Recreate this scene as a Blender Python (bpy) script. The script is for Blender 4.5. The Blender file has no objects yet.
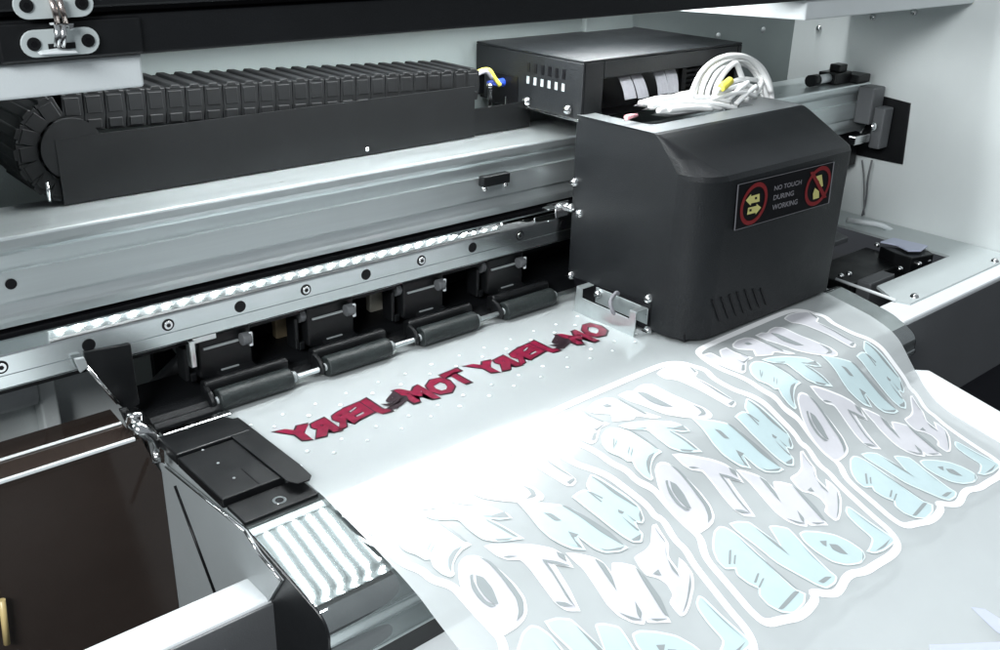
import bpy, bmesh, math, random
from mathutils import Vector, Matrix
random.seed(7)
S = 0.4                      # metres per modelling unit
scene = bpy.context.scene
COL = scene.collection

# ------------------------------------------------------------------ camera
FPX, CX, CY = 997.0, 500.0, 325.0          # focal length and centre for the 1000 px wide photograph
def _n(v): return Vector(v).normalized()
AX = _n((1240, -400, FPX)); AY = _n((-949, -456, FPX))
AY = (AY - AX * AY.dot(AX)).normalized(); AZ = AX.cross(AY)
EYE = Vector((0, 0, 1.0))
cam_d = bpy.data.cameras.new('camera'); cam = bpy.data.objects.new('camera', cam_d); COL.objects.link(cam)
cam_d.sensor_fit = 'HORIZONTAL'; cam_d.sensor_width = 36; cam_d.lens = 36 * FPX / 1000
cam_d.clip_start = 0.01; cam_d.clip_end = 200
R3 = Matrix(((AX[0], -AX[1], -AX[2]), (AY[0], -AY[1], -AY[2]), (AZ[0], -AZ[1], -AZ[2])))
cam.matrix_world = Matrix.Translation(EYE * S) @ R3.to_4x4()
scene.camera = cam
def at(px, py, ax, val):
    """point of the line of sight through a photo pixel at the given plane (measuring helper)"""
    c = Vector((px - CX, py - CY, FPX)); d = Vector((AX.dot(c), AY.dot(c), AZ.dot(c)))
    return EYE + d * ((val - EYE[ax]) / d[ax])

# ------------------------------------------------------------------ world and lamps
w = bpy.data.worlds.new('World'); scene.world = w; w.use_nodes = True
bg = w.node_tree.nodes['Background']; bg.inputs[0].default_value = (.86, .93, 1.0, 1); bg.inputs[1].default_value = 0.32
def area(name, loc, target, sx, sy, power, col):
    l = bpy.data.lights.new(name, 'AREA'); l.shape = 'RECTANGLE'; l.size = sx * S; l.size_y = sy * S
    l.energy = power; l.color = col
    o = bpy.data.objects.new(name, l); COL.objects.link(o); o.location = Vector(loc) * S
    o.rotation_euler = (Vector(target) - Vector(loc)).to_track_quat('-Z', 'Y').to_euler()
    return o
area('hall_and_fill_lamp', (1.7, 1.95, 5.2), (1.7, 1.2, 0), 2.6, 0.3, 50, (.95, .98, 1.0))
area('hall_and_fill_lamp', (-2.6, -0.8, 2.9), (1.2, 1.6, 0), 2.0, 1.2, 42, (.95, .98, 1.0))  # fill lamp added on the camera side to brighten left-facing surfaces
LED_POWER = 54.0

scene.view_settings.view_transform = 'Standard'; scene.view_settings.look = 'None'
scene.view_settings.exposure = 0.0; scene.view_settings.gamma = 1.0

# ------------------------------------------------------------------ materials
def mat(name, col, rough=.5, metal=0., spec=.5, noise=0., nscale=40., stretch=(1, 1, 1), bump=0., bscale=300., rnoise=0., aniso=0., coat=0., emit=None, estr=0.):
    m = bpy.data.materials.new(name); m.use_nodes = True; nt = m.node_tree; N = nt.nodes; L = nt.links
    b = N['Principled BSDF']
    b.inputs['Base Color'].default_value = (*col, 1); b.inputs['Roughness'].default_value = rough
    b.inputs['Metallic'].default_value = metal; b.inputs['Specular IOR Level'].default_value = spec
    b.inputs['Coat Weight'].default_value = coat; b.inputs['Coat Roughness'].default_value = .08
    if emit: b.inputs['Emission Color'].default_value = (*emit, 1); b.inputs['Emission Strength'].default_value = estr
    tc = N.new('ShaderNodeTexCoord'); mp = N.new('ShaderNodeMapping'); mp.inputs['Scale'].default_value = stretch
    L.new(tc.outputs['Object'], mp.inputs['Vector'])
    if noise or rnoise:
        nz = N.new('ShaderNodeTexNoise'); nz.inputs['Scale'].default_value = nscale; nz.inputs['Detail'].default_value = 5; nz.inputs['Roughness'].default_value = .62
        L.new(mp.outputs[0], nz.inputs['Vector'])
        if noise:
            r = N.new('ShaderNodeMapRange'); r.inputs[1].default_value = .3; r.inputs[2].default_value = .7
            r.inputs[3].default_value = 1 - noise; r.inputs[4].default_value = 1 + noise * .6
            L.new(nz.outputs['Fac'], r.inputs[0])
            mx = N.new('ShaderNodeVectorMath'); mx.operation = 'SCALE'; mx.inputs[0].default_value = col
            L.new(r.outputs[0], mx.inputs['Scale']); L.new(mx.outputs[0], b.inputs['Base Color'])
        if rnoise:
            r2 = N.new('ShaderNodeMapRange'); r2.inputs[1].default_value = .3; r2.inputs[2].default_value = .7
            r2.inputs[3].default_value = max(.02, rough - rnoise); r2.inputs[4].default_value = rough + rnoise
            L.new(nz.outputs['Fac'], r2.inputs[0]); L.new(r2.outputs[0], b.inputs['Roughness'])
    if bump:
        n2 = N.new('ShaderNodeTexNoise'); n2.inputs['Scale'].default_value = bscale; n2.inputs['Detail'].default_value = 3
        L.new(mp.outputs[0], n2.inputs['Vector'])
        bp = N.new('ShaderNodeBump'); bp.inputs['Strength'].default_value = bump; bp.inputs['Distance'].default_value = .002
        L.new(n2.outputs['Fac'], bp.inputs['Height']); L.new(bp.outputs[0], b.inputs['Normal'])
    if aniso:
        b.inputs['Anisotropic'].default_value = aniso
        tg = N.new('ShaderNodeTangent'); tg.direction_type = 'RADIAL'; tg.axis = 'X'; L.new(tg.outputs[0], b.inputs['Tangent'])
        b.inputs['Anisotropic Rotation'].default_value = 0.0
    return m
M = dict(
    powder=mat('powder_coat', (.0085, .0098, .0112), .44, spec=.32, bump=.25, bscale=900, noise=.18, nscale=14, rnoise=.06),
    black=mat('black_plastic', (.006, .0066, .0074), .38, spec=.35, rnoise=.08, nscale=30, noise=.2),
    frame=mat('black_frame', (.0055, .0062, .0072), .48, spec=.3, noise=.25, nscale=10, bump=.15, bscale=700),
    chain=mat('chain_plastic', (.0042, .0047, .0052), .62, spec=.22, noise=.3, nscale=35),
    rubber=mat('dark_rubber', (.020, .025, .025), .45, spec=.35, noise=.35, nscale=120, bump=.2, bscale=500),
    alu=mat('brushed_aluminium', (.60, .65, .655), .33, .82, noise=.06, nscale=40, stretch=(.12, 4, 4), rnoise=.06),
    rail=mat('machined_rail', (.70, .74, .74), .20, 1, noise=.08, nscale=18, stretch=(.5, 2, 2), rnoise=.05),
    chamfer=mat('polished_chamfer', (.74, .77, .77), .035, 1, noise=.05, nscale=40),
    steel=mat('polished_steel', (.72, .73, .73), .16, 1, noise=.08, nscale=50, rnoise=.05),
    apron=mat('apron_steel', (.36, .39, .39), .018, .90, spec=.3, noise=.10, nscale=30, bump=.022, bscale=7),
    rim=mat('rim_grey', (.20, .215, .22), .42, .3, noise=.1, nscale=14),
    white=mat('white_paint', (.72, .76, .77), .38, noise=.05, nscale=9, bump=.06, bscale=700),
    lining=mat('lining_paint', (.58, .62, .63), .45, noise=.05, nscale=7, bump=.08, bscale=600),
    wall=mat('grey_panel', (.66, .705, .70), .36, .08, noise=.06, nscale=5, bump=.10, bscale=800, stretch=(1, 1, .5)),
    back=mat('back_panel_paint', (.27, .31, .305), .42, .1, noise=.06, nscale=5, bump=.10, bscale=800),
    grey=mat('grey_paint', (.30, .325, .33), .36, noise=.06, nscale=12, bump=.10, bscale=900),
    plate=mat('station_plate', (.50, .55, .55), .42, .15, noise=.05, nscale=12, bump=.05, bscale=900),
    bodydark=mat('cabinet_front', (.10, .105, .11), .42, noise=.08, nscale=9, bump=.10, bscale=800),
    smoked=mat('smoked_acrylic', (.036, .027, .023), .07, spec=.6, noise=.22, nscale=5, rnoise=.03),
    film=mat('transfer_film', (.54, .58, .585), .19, spec=1.0, noise=.03, nscale=14, bump=.03, bscale=16, coat=.8),
    ink_soft=mat('soft_white_ink', (.57, .575, .61), .28, spec=.8, noise=.05, nscale=60, coat=.5),
    ink_cyan_edge=mat('cyan_ink_edge', (.74, .86, .87), .26, spec=.8, coat=.5),
    ink_white=mat('white_ink', (.88, .89, .90), .26, spec=.8, noise=.02, nscale=60, coat=.5),
    ink_cyan=mat('cyan_ink', (.48, .605, .625), .26, spec=.8, noise=.04, nscale=60, coat=.5),
    ink_lilac=mat('lilac_ink', (.50, .54, .68), .32, spec=.5),
    ink_red=mat('red_ink', (.17, .005, .028), .30, noise=.35, nscale=160),
    ink_black=mat('black_ink', (.020, .010, .014), .35),
    tray=mat('white_tray', (.80, .84, .85), .30, noise=.03, nscale=8),
    white_tube=mat('white_hose_plastic', (.86, .87, .86), .30, coat=.2),
    ribbon=mat('ribbon_cable_grey', (.21, .21, .23), .55, noise=.15, nscale=70),
    amber=mat('amber_glow_colour', (.62, .48, .22), .3),
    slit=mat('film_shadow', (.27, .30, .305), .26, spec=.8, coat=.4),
    yellow=mat('yellow_plastic', (.80, .72, .10), .4),
    blue=mat('blue_wrap', (.02, .06, .42), .35),
    pink=mat('pink_plastic', (.75, .35, .38), .45),
    copper=mat('warm_steel', (.58, .50, .46), .22, 1, noise=.1, nscale=60),
    brown=mat('brown_board', (.30, .235, .14), .7, noise=.25, nscale=14),
    beige=mat('beige_board', (.62, .60, .50), .6, noise=.12, nscale=16),
    label_black=mat('label_black', (.004, .004, .005), .35, spec=.25),
    label_red=mat('label_red', (.17, .010, .012), .4),
    label_yellow=mat('label_yellow', (.50, .47, .17), .4),
    label_grey=mat('label_grey', (.20, .195, .21), .4),
    floor=mat('dark_floor', (.010, .011, .016), .5, noise=.3, nscale=3),
    led=mat('led_emitter', (1, 1, 1), .4, emit=(.96, .99, 1.0), estr=LED_POWER),
    white_dot=mat('dot_white', (.70, .74, .75), .22),
)

def see_through(m, amount):
    nt = m.node_tree; b = nt.nodes['Principled BSDF']; o = [n for n in nt.nodes if n.type == 'OUTPUT_MATERIAL'][0]
    t = nt.nodes.new('ShaderNodeBsdfTransparent'); x = nt.nodes.new('ShaderNodeMixShader'); x.inputs[0].default_value = amount
    nt.links.new(b.outputs[0], x.inputs[1]); nt.links.new(t.outputs[0], x.inputs[2]); nt.links.new(x.outputs[0], o.inputs['Surface'])
see_through(M['film'], .28)

# ------------------------------------------------------------------ mesh helpers
class MB:
    def __init__(s): s.bm = bmesh.new()
    def poly(s, pts, mi=0):
        f = s.bm.faces.new([s.bm.verts.new(p) for p in pts]); f.material_index = mi; return f
    def prism(s, base, off, mi=0):
        """base: list of 3D points (planar), off: extrusion vector"""
        off = Vector(off); a = [s.bm.verts.new(p) for p in base]; b = [s.bm.verts.new(Vector(p) + off) for p in base]
        n = len(a); fs = [s.bm.faces.new(a[::-1]), s.bm.faces.new(b)]
        for i in range(n): fs.append(s.bm.faces.new((a[i], a[(i + 1) % n], b[(i + 1) % n], b[i])))
        for f in fs: f.material_index = mi
        bmesh.ops.recalc_face_normals(s.bm, faces=fs); return fs
    def box(s, x0, x1, y0, y1, z0, z1, mi=0):
        return s.prism([(x0, y0, z0), (x1, y0, z0), (x1, y1, z0), (x0, y1, z0)], (0, 0, z1 - z0), mi)
    def px(s, prof, x0, x1, mi=0): return s.prism([(x0, y, z) for y, z in prof], (x1 - x0, 0, 0), mi)
    def tube(s, pts, r, n=10, mi=0, cap=True, r2=None):
        pts = [Vector(p) for p in pts]; rings = []
        up = Vector((0, 0, 1)); k = len(pts)
        for i, p in enumerate(pts):
            t = (pts[min(i + 1, k - 1)] - pts[max(i - 1, 0)]).normalized()
            if i == 0:
                a = t.cross(up)
                if a.length < 1e-3: a = t.cross(Vector((0, 1, 0)))
            else: a = a - t * a.dot(t)
            a.normalize(); b = t.cross(a)
            rr = r if r2 is None else r + (r2 - r) * i / (k - 1)
            rings.append([s.bm.verts.new(p + (a * math.cos(2 * math.pi * j / n) + b * math.sin(2 * math.pi * j / n)) * rr) for j in range(n)])
        fs = []
        for i in range(k - 1):
            for j in range(n): fs.append(s.bm.faces.new((rings[i][j], rings[i][(j + 1) % n], rings[i + 1][(j + 1) % n], rings[i + 1][j])))
        for f in fs: f.smooth = True
        if cap: fs.append(s.bm.faces.new(rings[0][::-1])); fs.append(s.bm.faces.new(rings[-1]))
        for f in fs: f.material_index = mi
        return fs
    def screw(s, p, nrm, r, h, mi=0):
        p = Vector(p); nrm = Vector(nrm).normalized()
        s.tube([p, p + nrm * h * .7, p + nrm * h], r, 14, mi); 
    def dome(s, p, nrm, r, h, mi=0, n=12):
        p = Vector(p); nrm = Vector(nrm).normalized(); a = nrm.orthogonal().normalized(); b = nrm.cross(a); rings = []
        for q in (0, .35, .7): 
            rr = r * math.cos(q * math.pi / 2); hh = h * math.sin(q * math.pi / 2)
            rings.append([s.bm.verts.new(p + nrm * hh + (a * math.cos(2 * math.pi * j / n) + b * math.sin(2 * math.pi * j / n)) * rr) for j in range(n)])
        for i in range(2):
            for j in range(n):
                f = s.bm.faces.new((rings[i][j], rings[i][(j + 1) % n], rings[i + 1][(j + 1) % n], rings[i + 1][j])); f.smooth = True; f.material_index = mi
        f = s.bm.faces.new(rings[-1]); f.smooth = True; f.material_index = mi
    def build(s, name, mats, parent=None, origin=None, bevel=0., seg=2, smooth=False, recalc=True):
        if recalc: bmesh.ops.recalc_face_normals(s.bm, faces=s.bm.faces)
        bm = s.bm
        if origin is None: origin = ORIGIN.get(parent, Vector((0, 0, 0))) if parent else Vector((0, 0, 0))
        origin = Vector(origin)
        for v in bm.verts: v.co = (v.co - origin) * S
        me = bpy.data.meshes.new(name); bm.to_mesh(me); bm.free()
        if smooth:
            for p in me.polygons: p.use_smooth = True
        for m in (mats if isinstance(mats, (list, tuple)) else [mats]): me.materials.append(M[m])
        o = bpy.data.objects.new(name, me); COL.objects.link(o)
        if parent: o.parent = parent; ORIGIN[o] = origin
        else: o.location = origin * S; ORIGIN[o] = origin
        if bevel:
            b = o.modifiers.new('bevel', 'BEVEL'); b.width = bevel * S; b.segments = seg; b.limit_method = 'ANGLE'; b.angle_limit = math.radians(35)
            b.harden_normals = False
        return o
ORIGIN = {}
def tag(o, label=None, cat=None, group=None, kind=None):
    if label: o['label'] = label
    if cat: o['category'] = cat
    if group: o['group'] = group
    if kind: o['kind'] = kind
    return o
def thing(name, loc, label, cat, group=None):
    o = bpy.data.objects.new(name, None); COL.objects.link(o); o.location = Vector(loc) * S; o.empty_display_size = .02
    ORIGIN[o] = Vector(loc); return tag(o, label, cat, group)
def copy_tree(src, loc):
    c = src.copy(); COL.objects.link(c); c.location = Vector(loc) * S; ORIGIN[c] = Vector(loc)
    for ch in list(src.children):
        d = ch.copy(); COL.objects.link(d); d.parent = c
        for g in list(ch.children):
            e = g.copy(); COL.objects.link(e); e.parent = d
    return c
def arc(cx, cy, r, a0, a1, n):
    return [(cx + r * math.cos(math.radians(a0 + (a1 - a0) * i / n)), cy + r * math.sin(math.radians(a0 + (a1 - a0) * i / n))) for i in range(n + 1)]
# ================================================================== SETTING
XW = 3.3; YB = 2.15
m = MB(); m.poly([(-30, -30, -2.3), (40, -30, -2.3), (40, 40, -2.3), (-30, 40, -2.3)])
tag(m.build('floor', 'floor'), kind='structure')

# back panel of the machine, with the upright folded edge near its middle
bp = thing('back_panel', (1.5, YB, 0), 'pale grey sheet metal back panel behind the black cable chain', 'panel')
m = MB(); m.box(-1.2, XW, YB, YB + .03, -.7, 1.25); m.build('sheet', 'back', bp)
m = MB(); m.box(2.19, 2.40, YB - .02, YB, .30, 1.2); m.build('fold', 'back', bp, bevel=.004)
for px, py in ((718, 36), (763, 30)):
    p = at(px, py, 1, YB - .002); m = MB(); m.dome(p, (0, -1, 0), .012, .008); m.build('screw', 'grey', bp)
# right side panel
sp = thing('side_panel', (XW, 1.7, -.05), 'tall grey side panel at the right end of the metal beam', 'panel')
m = MB(); m.prism([(XW, 1.165, -.05), (XW, YB, -.05), (XW, YB, 1.25), (XW, 1.05, 1.25)], (.03, 0, 0)); m.build('sheet', 'wall', sp)
m = MB(); m.prism([at(884, 96, 0, XW - .003), at(911, 103, 0, XW - .003), at(903, 164, 0, XW - .003), at(850, 153, 0, XW - .003)], (-.006, 0, 0)); m.build('opening', 'frame', sp)
for px, py in ((819, 28), (873, 17), (914, 12)):
    p = at(px, py, 0, XW - .002); m = MB(); m.dome(p, (-1, 0, 0), .012, .010); m.build('screw', 'steel', sp)

# ================================================================== HOOD
hood = thing('machine_hood', (1.4, 1.5, .77), 'long black hood bar across the top with a silver toggle latch', 'hood')
m = MB(); m.px([(1.50, .767), (1.50, .826), (1.53, .826), (1.56, .83), (1.62, .83), (1.62, .767)], -1.2, XW - .004); m.build('lower_bar', 'frame', hood, bevel=.004)
m = MB(); m.px([(1.485, .838), (1.485, 1.3), (1.62, 1.3), (1.62, .838)], -1.2, XW - .004); m.build('upper_bar', 'frame', hood, bevel=.004)
m = MB(); m.px([(1.535, .826), (1.535, .838), (1.6, .838), (1.6, .826)], -1.2, XW - .006); m.build('seam', 'label_black', hood)
m = MB(); m.box(.40, .60, 1.493, 1.50, .770, .822); m.build('hinge_pad', 'black', hood, bevel=.003)
# toggle latch, two slotted plates joined by a link
def latch_plate(cx, cz, y):
    k = .054; r = .0185; out = arc(cx + k - r, cz, r, -90, 90, 10) + arc(cx - k + r, cz, r, 90, 270, 10)
    m = MB(); m.prism([(x, y, z) for x, z in out], (0, -.004, 0)); return m
c1_ = at(61, 42, 1, 1.488); c2_ = at(54, 4, 1, 1.481)
latch = latch_plate(c1_.x, c1_.z, 1.491).build('latch', 'plate', hood, bevel=.001)
latch_plate(c2_.x, c2_.z, 1.484).build('upper_plate', 'plate', latch, bevel=.001)
for c_, y in ((c1_, 1.487), (c2_, 1.480)):
    for d in (-.037, .037):
        m = MB(); m.tube([(c_.x + d, y + .002, c_.z), (c_.x + d, y - .002, c_.z)], .0092, 16); m.build('plate_screw', 'black', latch)
        m = MB(); m.tube([(c_.x + d, y - .002, c_.z), (c_.x + d, y - .0027, c_.z)], .005, 6); m.build('socket', 'label_black', latch)
Yk = 1.472
def K(px, py): return at(px, py, 1, Yk)
for a_, b_, c_ in (((51, -2), (55, 12), (58, 23)), ((59, -2), (63, 12), (66, 23))):
    m = MB(); m.tube([K(*a_), K(*b_), K(*c_)], .0042, 8); m.build('link', 'copper', latch, smooth=True)
for a_, b_, c_ in (((57, 25), (57.5, 36), (57, 47)), ((63, 25), (63.5, 36), (62, 47))):
    m = MB(); m.tube([K(*a_), K(*b_), K(*c_)], .0045, 8); m.build('link', 'steel', latch, smooth=True)
m = MB(); m.prism([K(54, 24), K(74, 23.5), K(74, 29), K(70, 30), K(69, 26.5), K(54, 27)], (0, .004, 0)); m.build('pin', 'steel', latch, bevel=.0008)
m = MB(); m.prism([K(50, 23), K(54, 22.6), K(54, 24.6), K(51, 25)], (0, .004, 0)); m.build('pin', 'white', latch)
m = MB(); m.prism([K(40, 55), K(79, 53), K(77, 51.5), K(60, 50.5), K(43, 53)], (0, .012, .002)); m.build('lip', 'white', latch, bevel=.0008)
m = MB(); a_, b_ = at(49, 50, 1, 1.4862), at(75, 42, 1, 1.4862); m.box(a_.x, b_.x, 1.4855, 1.4875, a_.z, b_.z); m.build('slot', 'black', latch)

# white linings inside the hood and the led strip between them
m = MB(); m.box(-1.2, .601, 1.508, 1.96, .718, .7665)
tag(m.build('hood_lining', 'lining', origin=(.3, 1.7, .718), bevel=.004), 'flat off white lining box under the hood beside the silver latch', 'panel')
m = MB(); m.prism([(2.36, 1.508, .716), (XW - .004, 1.508, .716), (XW - .004, 1.93, .716), (2.20, 1.93, .716)], (0, 0, .35))
tag(m.build('hood_lining', 'lining', origin=(2.8, 1.7, .716), bevel=.004), 'white lining box under the hood with a brightly lit end at upper right', 'panel')
led = thing('led_strip', (1.5, 1.76, .80), 'white led strip lamp under the hood lighting the film', 'lamp')
m = MB(); m.box(.62, 2.17, 1.630, 1.955, .802, .812); m.build('carrier', 'grey', led)
m = MB(); m.box(.62, 2.17, 1.960, 1.966, .722, .815); m.build('added_light_block', 'grey', led)  # unseen plate added to keep led light off the back panel
m = MB()
for yy in (1.81,):
    for i in range(35):
        x = .645 + .0440 * i
        m.box(x - .0042, x + .0042, yy - .150, yy + .140, .796, .8015)
m.build('emitter', 'led', led)

# ================================================================== GANTRY BEAM
beam = thing('gantry_beam', (1.5, 1.9, .25), 'wide brushed aluminium beam running behind the black print carriage', 'beam')
YF = 1.80
prof = [(1.99, .431), (YF + .006, .431), (YF + .002, .4297), (YF, .426), (YF, .412), (YF + .002, .405), (YF + .007, .400), (YF + .009, .396), (YF + .010, .3685),
        (YF, .368), (YF, .314), (YF + .007, .311), (YF + .007, .307), (YF + .0040, .298), (YF + .0015, .290), (YF + .0005, .284), (YF + .002, .276), (YF + .006, .264), (1.99, .262)]
m = MB(); m.px(prof, -1.2, XW - .02); m.build('extrusion', 'alu', beam)
for px, py in ((11, 284),):
    p = at(px, py, 1, YF - .001); m = MB(); m.tube([p, p + Vector((0, -.001, 0))], .010, 14); m.build('hole', 'label_black', beam)
# small sensor clip on the front face
p = at(496, 180, 1, YF - .02); m = MB(); m.box(p.x - .040, p.x + .045, YF - .022, YF - .001, p.z - .013, p.z + .013); clip = m.build('sensor_clip', 'black', beam, bevel=.003)
m = MB(); m.dome((p.x - .032, YF - .016, p.z - .017), (0, -1, .3), .008, .007); m.dome((p.x + .034, YF - .016, p.z - .016), (0, -1, .3), .008, .007); m.build('clip_screw', 'steel', clip)
# fittings at the far right end of the beam
m = MB(); m.tube([(2.99, 1.86, .452), (3.03, 1.86, .452)], .020, 12); a_ = m.build('end_clamp', 'black', beam)
m = MB(); m.tube([(3.03, 1.86, .452), (3.10, 1.86, .452)], .015, 12); m.build('sleeve', 'white', a_)
m = MB(); m.box(3.10, 3.20, 1.83, 1.90, .432, .47); m.box(3.13, 3.18, 1.84, 1.88, .47, .495); m.box(3.19, 3.27, 1.80, 1.87, .432, .46); m.build('clamp_block', 'black', a_, bevel=.004)
m = MB(); m.box(3.20, 3.275, 1.74, 1.80, .30, .425); m.box(3.22, 3.28, 1.70, 1.74, .22, .36); m.build('end_bracket', 'bodydark', beam, bevel=.005)
m = MB(); m.box(3.10, 3.20, 1.725, 1.752, .245, .275); m.dome((3.2, 1.72, .30), (0, -1, .2), .016, .012); m.build('end_plate', 'steel', beam, bevel=.004)

# black gap channel and support rail in front of the beam
m = MB(); m.px([(1.805, .255), (1.86, .262), (1.98, .262), (1.98, .14), (1.805, .14)], -1.2, XW - .03)
tag(m.build('belt_channel', 'label_black', origin=(1.5, 1.9, .14)), 'black recessed channel between the aluminium beam and the silver rail', 'channel')
rail = thing('support_rail', (1.3, 1.78, .16), 'silver support rail with a row of hex screws above the rollers', 'rail')
YR = 1.77; RX1 = 2.6
m = MB(); m.px([(1.80, .2478), (YR + .0245, .2478), (YR + .0205, .2455), (YR + .0140, .2408), (YR + .0075, .2354), (YR + .0017, .2303), (YR, .227), (YR, .194), (YR + .002, .1935), (YR + .002, .1903), (YR, .1901), (YR, .167), (YR + .004, .163), (YR + .03, .160), (1.80, .17)], -.8, RX1)
body_ = m.build('rail_body', ['rail', 'chamfer'], rail)
for p_ in body_.data.polygons:
    n3 = p_.normal
    if n3.y < -.3 and n3.z > .3: p_.material_index = 1
for i in range(-4, 10):
    x = .696 + .1545 * i
    m = MB(); m.tube([(x, YR + .002, .2085), (x, YR - .0008, .2085)], .0125, 18); h = m.build('hole', 'label_black', rail)
    if i % 2 == 0:
        m = MB(); m.tube([(x, YR, .2085), (x, YR - .003, .2085)], .0085, 14); m.build('screw', 'steel', rail)
        m = MB(); m.tube([(x, YR - .003, .2085), (x, YR - .0036, .2085)], .0045, 6); m.build('hex_socket', 'label_black', rail)
m = MB(); m.px([(YR + .03, .160), (YR + .03, .150), (1.90, .150), (1.90, .160)], -.8, RX1); m.build('under_plate', 'alu', rail)
m = MB(); m.box(.735, .747, 1.772, 1.79, .10, .16); m.box(.735, .80, 1.785, 1.79, .145, .16); m.build('tab', 'steel', rail, bevel=.002)
# encoder strip
p0 = at(470, 233, 1, 1.795); p1 = at(555, 211, 1, 1.795)
m = MB(); m.box(p0.x, p1.x, 1.793, 1.7965, p0.z - .010, p0.z + .008)
tag(m.build('encoder_cable', 'blue', origin=(p0.x, 1.795, p0.z), bevel=.003), 'blue flat cable in the black channel left of the carriage', 'cable')

# ================================================================== CABLE CHAIN
chain = thing('cable_chain', (1.0, 1.95, .44), 'black plastic cable chain curling round at the left of the beam', 'cable chain')
CY0, CY1 = 1.935, 2.10
m = MB(); m.box(.585, 1.60, CY0 - .008, CY0 - .003, .4335, .560); m.box(1.60, 1.80, CY0 + .004, CY0 + .010, .4335, .500); m.box(.62, 1.80, CY0 + .012, CY1, .4335, .44); m.build('trough', 'chain', chain)
def link(cx, cz, ang, name='link'):
    """one chain link, length along the local direction 'ang' in the XZ plane"""
    ca, sa = math.cos(ang), math.sin(ang); m = MB()
    def P(u, y, v): return (cx + u * ca - v * sa, y, cz + u * sa + v * ca)
    hl = .0208
    for y0, y1 in ((CY0, CY0 + .012), (CY1 - .012, CY1)):
        m.prism([P(-hl, y0, -.038), P(hl * .80, y0, -.038), P(hl * 1.0, y0, -.010), P(hl * .9, y0, .034), P(-hl * .9, y0, .034)], (0, y1 - y0, 0))
    m.prism([P(-hl * .75, CY0 - .003, -.034), P(hl * .55, CY0 - .003, -.034), P(hl * .55, CY0 - .003, -.016), P(-hl * .75, CY0 - .003, -.016)], (0, .004, 0))
    m.prism([P(-hl * .7, CY0 - .0012, -.006), P(hl * .7, CY0 - .0012, -.006), P(hl * .6, CY0 - .0012, .028), P(-hl * .8, CY0 - .0012, .028)], (0, .003, 0))
    m.prism([P(-hl * .62, CY0, .030), P(hl * .62, CY0, .030), P(hl * .42, CY0, .039), P(-hl * .42, CY0, .039)], (0, CY1 - CY0, 0))
    m.prism([P(-hl * .6, CY0 + .01, -.038), P(hl * .6, CY0 + .01, -.038), P(hl * .6, CY0 + .01, -.032), P(-hl * .6, CY0 + .01, -.032)], (0, CY1 - CY0 - .02, 0))
    return m.build(name, 'chain', chain, bevel=.0016, seg=1)
path = []
x = 1.60
while x > .60:
    path.append((x, .604 - .045 * max(0, (x - .68)), math.atan(-.045))); x -= .0405
r = .066; cxb, czb = path[-1][0] - .012, path[-1][1] - r
for k in range(1, 8):
    a = math.radians(90 + k * 22.5); path.append((cxb + r * math.cos(a), czb + r * math.sin(a), a - math.pi / 2))
x = cxb + .012
while x < .60: path.append((x, czb - r, math.pi)); x += .0405
for q in path: link(*q)
m = MB(); m.tube([(cxb, CY0 - .0075, czb), (cxb, CY0 + .01, czb)], .058, 40); m.build('curve_core', 'chain', chain)
m = MB(); ro, ri = r + .036, r - .03; band = [(cxb + ro * math.cos(math.radians(a)), czb + ro * math.sin(math.radians(a))) for a in range(90, 276, 9)] + [(cxb + ri * math.cos(math.radians(a)), czb + ri * math.sin(math.radians(a))) for a in range(270, 85, -9)]
for (xa, za), (xb_, zb2), (xc, zc), (xd, zd) in zip(band[:20], band[1:21], band[-2:-22:-1], band[-1:-21:-1]): m.prism([(xa, CY0 + .005, za), (xb_, CY0 + .005, zb2), (xc, CY0 + .005, zc), (xd, CY0 + .005, zd)], (0, CY1 - CY0 - .01, 0))
m.build('curve_band', 'chain', chain)
m = MB(); m.prism([(.585, CY0 + .005, .570), (1.60, CY0 + .005, .530), (1.60, CY0 + .005, .598), (.585, CY0 + .005, .640)], (0, CY1 - CY0 - .01, 0)); m.build('inner_band', 'chain', chain)
m = MB(); p = at(49.5, 201, 1, CY0 - .010); q_ = at(46.5, 182, 1, CY0 - .010); m.tube([p, q_], .0035, 8); m.build('pin', 'steel', chain)
m = MB(); p = at(367, 149, 1, CY0 - .009); m.dome(p, (0, -1, .2), .006, .006); m.build('trough_screw', 'steel', chain)
# wires where the chain meets the carriage box
def wire(name, pts, r, mt, label, cat='wire'):
    m = MB(); m.tube(pts, r, 8); return tag(m.build(name, mt, origin=pts[0], smooth=True), label, cat)
def smoothpts(pts, n=8):
    P = [Vector(p) for p in pts]; P = [P[0] * 2 - P[1]] + P + [P[-1] * 2 - P[-2]]; out = []
    for i in range(1, len(P) - 2):
        for k in range(n):
            t = k / n; a, b, c, d = P[i - 1], P[i], P[i + 1], P[i + 2]
            out.append(.5 * ((2 * b) + (c - a) * t + (2 * a - 5 * b + 4 * c - d) * t * t + (3 * b - a - 3 * c + d) * t ** 3))
    out.append(P[-2]); return out
Yw = 2.02
wire('yellow_wire', smoothpts([at(470, 79, 1, Yw), at(480, 71, 1, Yw), at(489, 70, 1, Yw), at(494, 77, 1, Yw), at(500, 85, 1, Yw)]), .006, 'yellow', 'thin yellow wire arching into the left side of the black box')
wire('white_wire', smoothpts([at(466, 81, 1, Yw - .01), at(476, 75, 1, Yw - .01), at(486, 71.5, 1, Yw - .01), at(492, 78, 1, Yw - .01)]), .005, 'ribbon', 'thin greyish white wire arching beside the yellow one')
m = MB(); m.tube([at(488, 83, 1, 2.03), at(503, 82, 1, 2.03), at(520, 83, 1, 2.03)], .006, 10, r2=.017)
tag(m.build('wrapped_cable', 'blue', origin=at(488, 83, 1, 2.03), smooth=True), 'bright blue wrapped cable entering the left side of the black box', 'cable')
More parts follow.
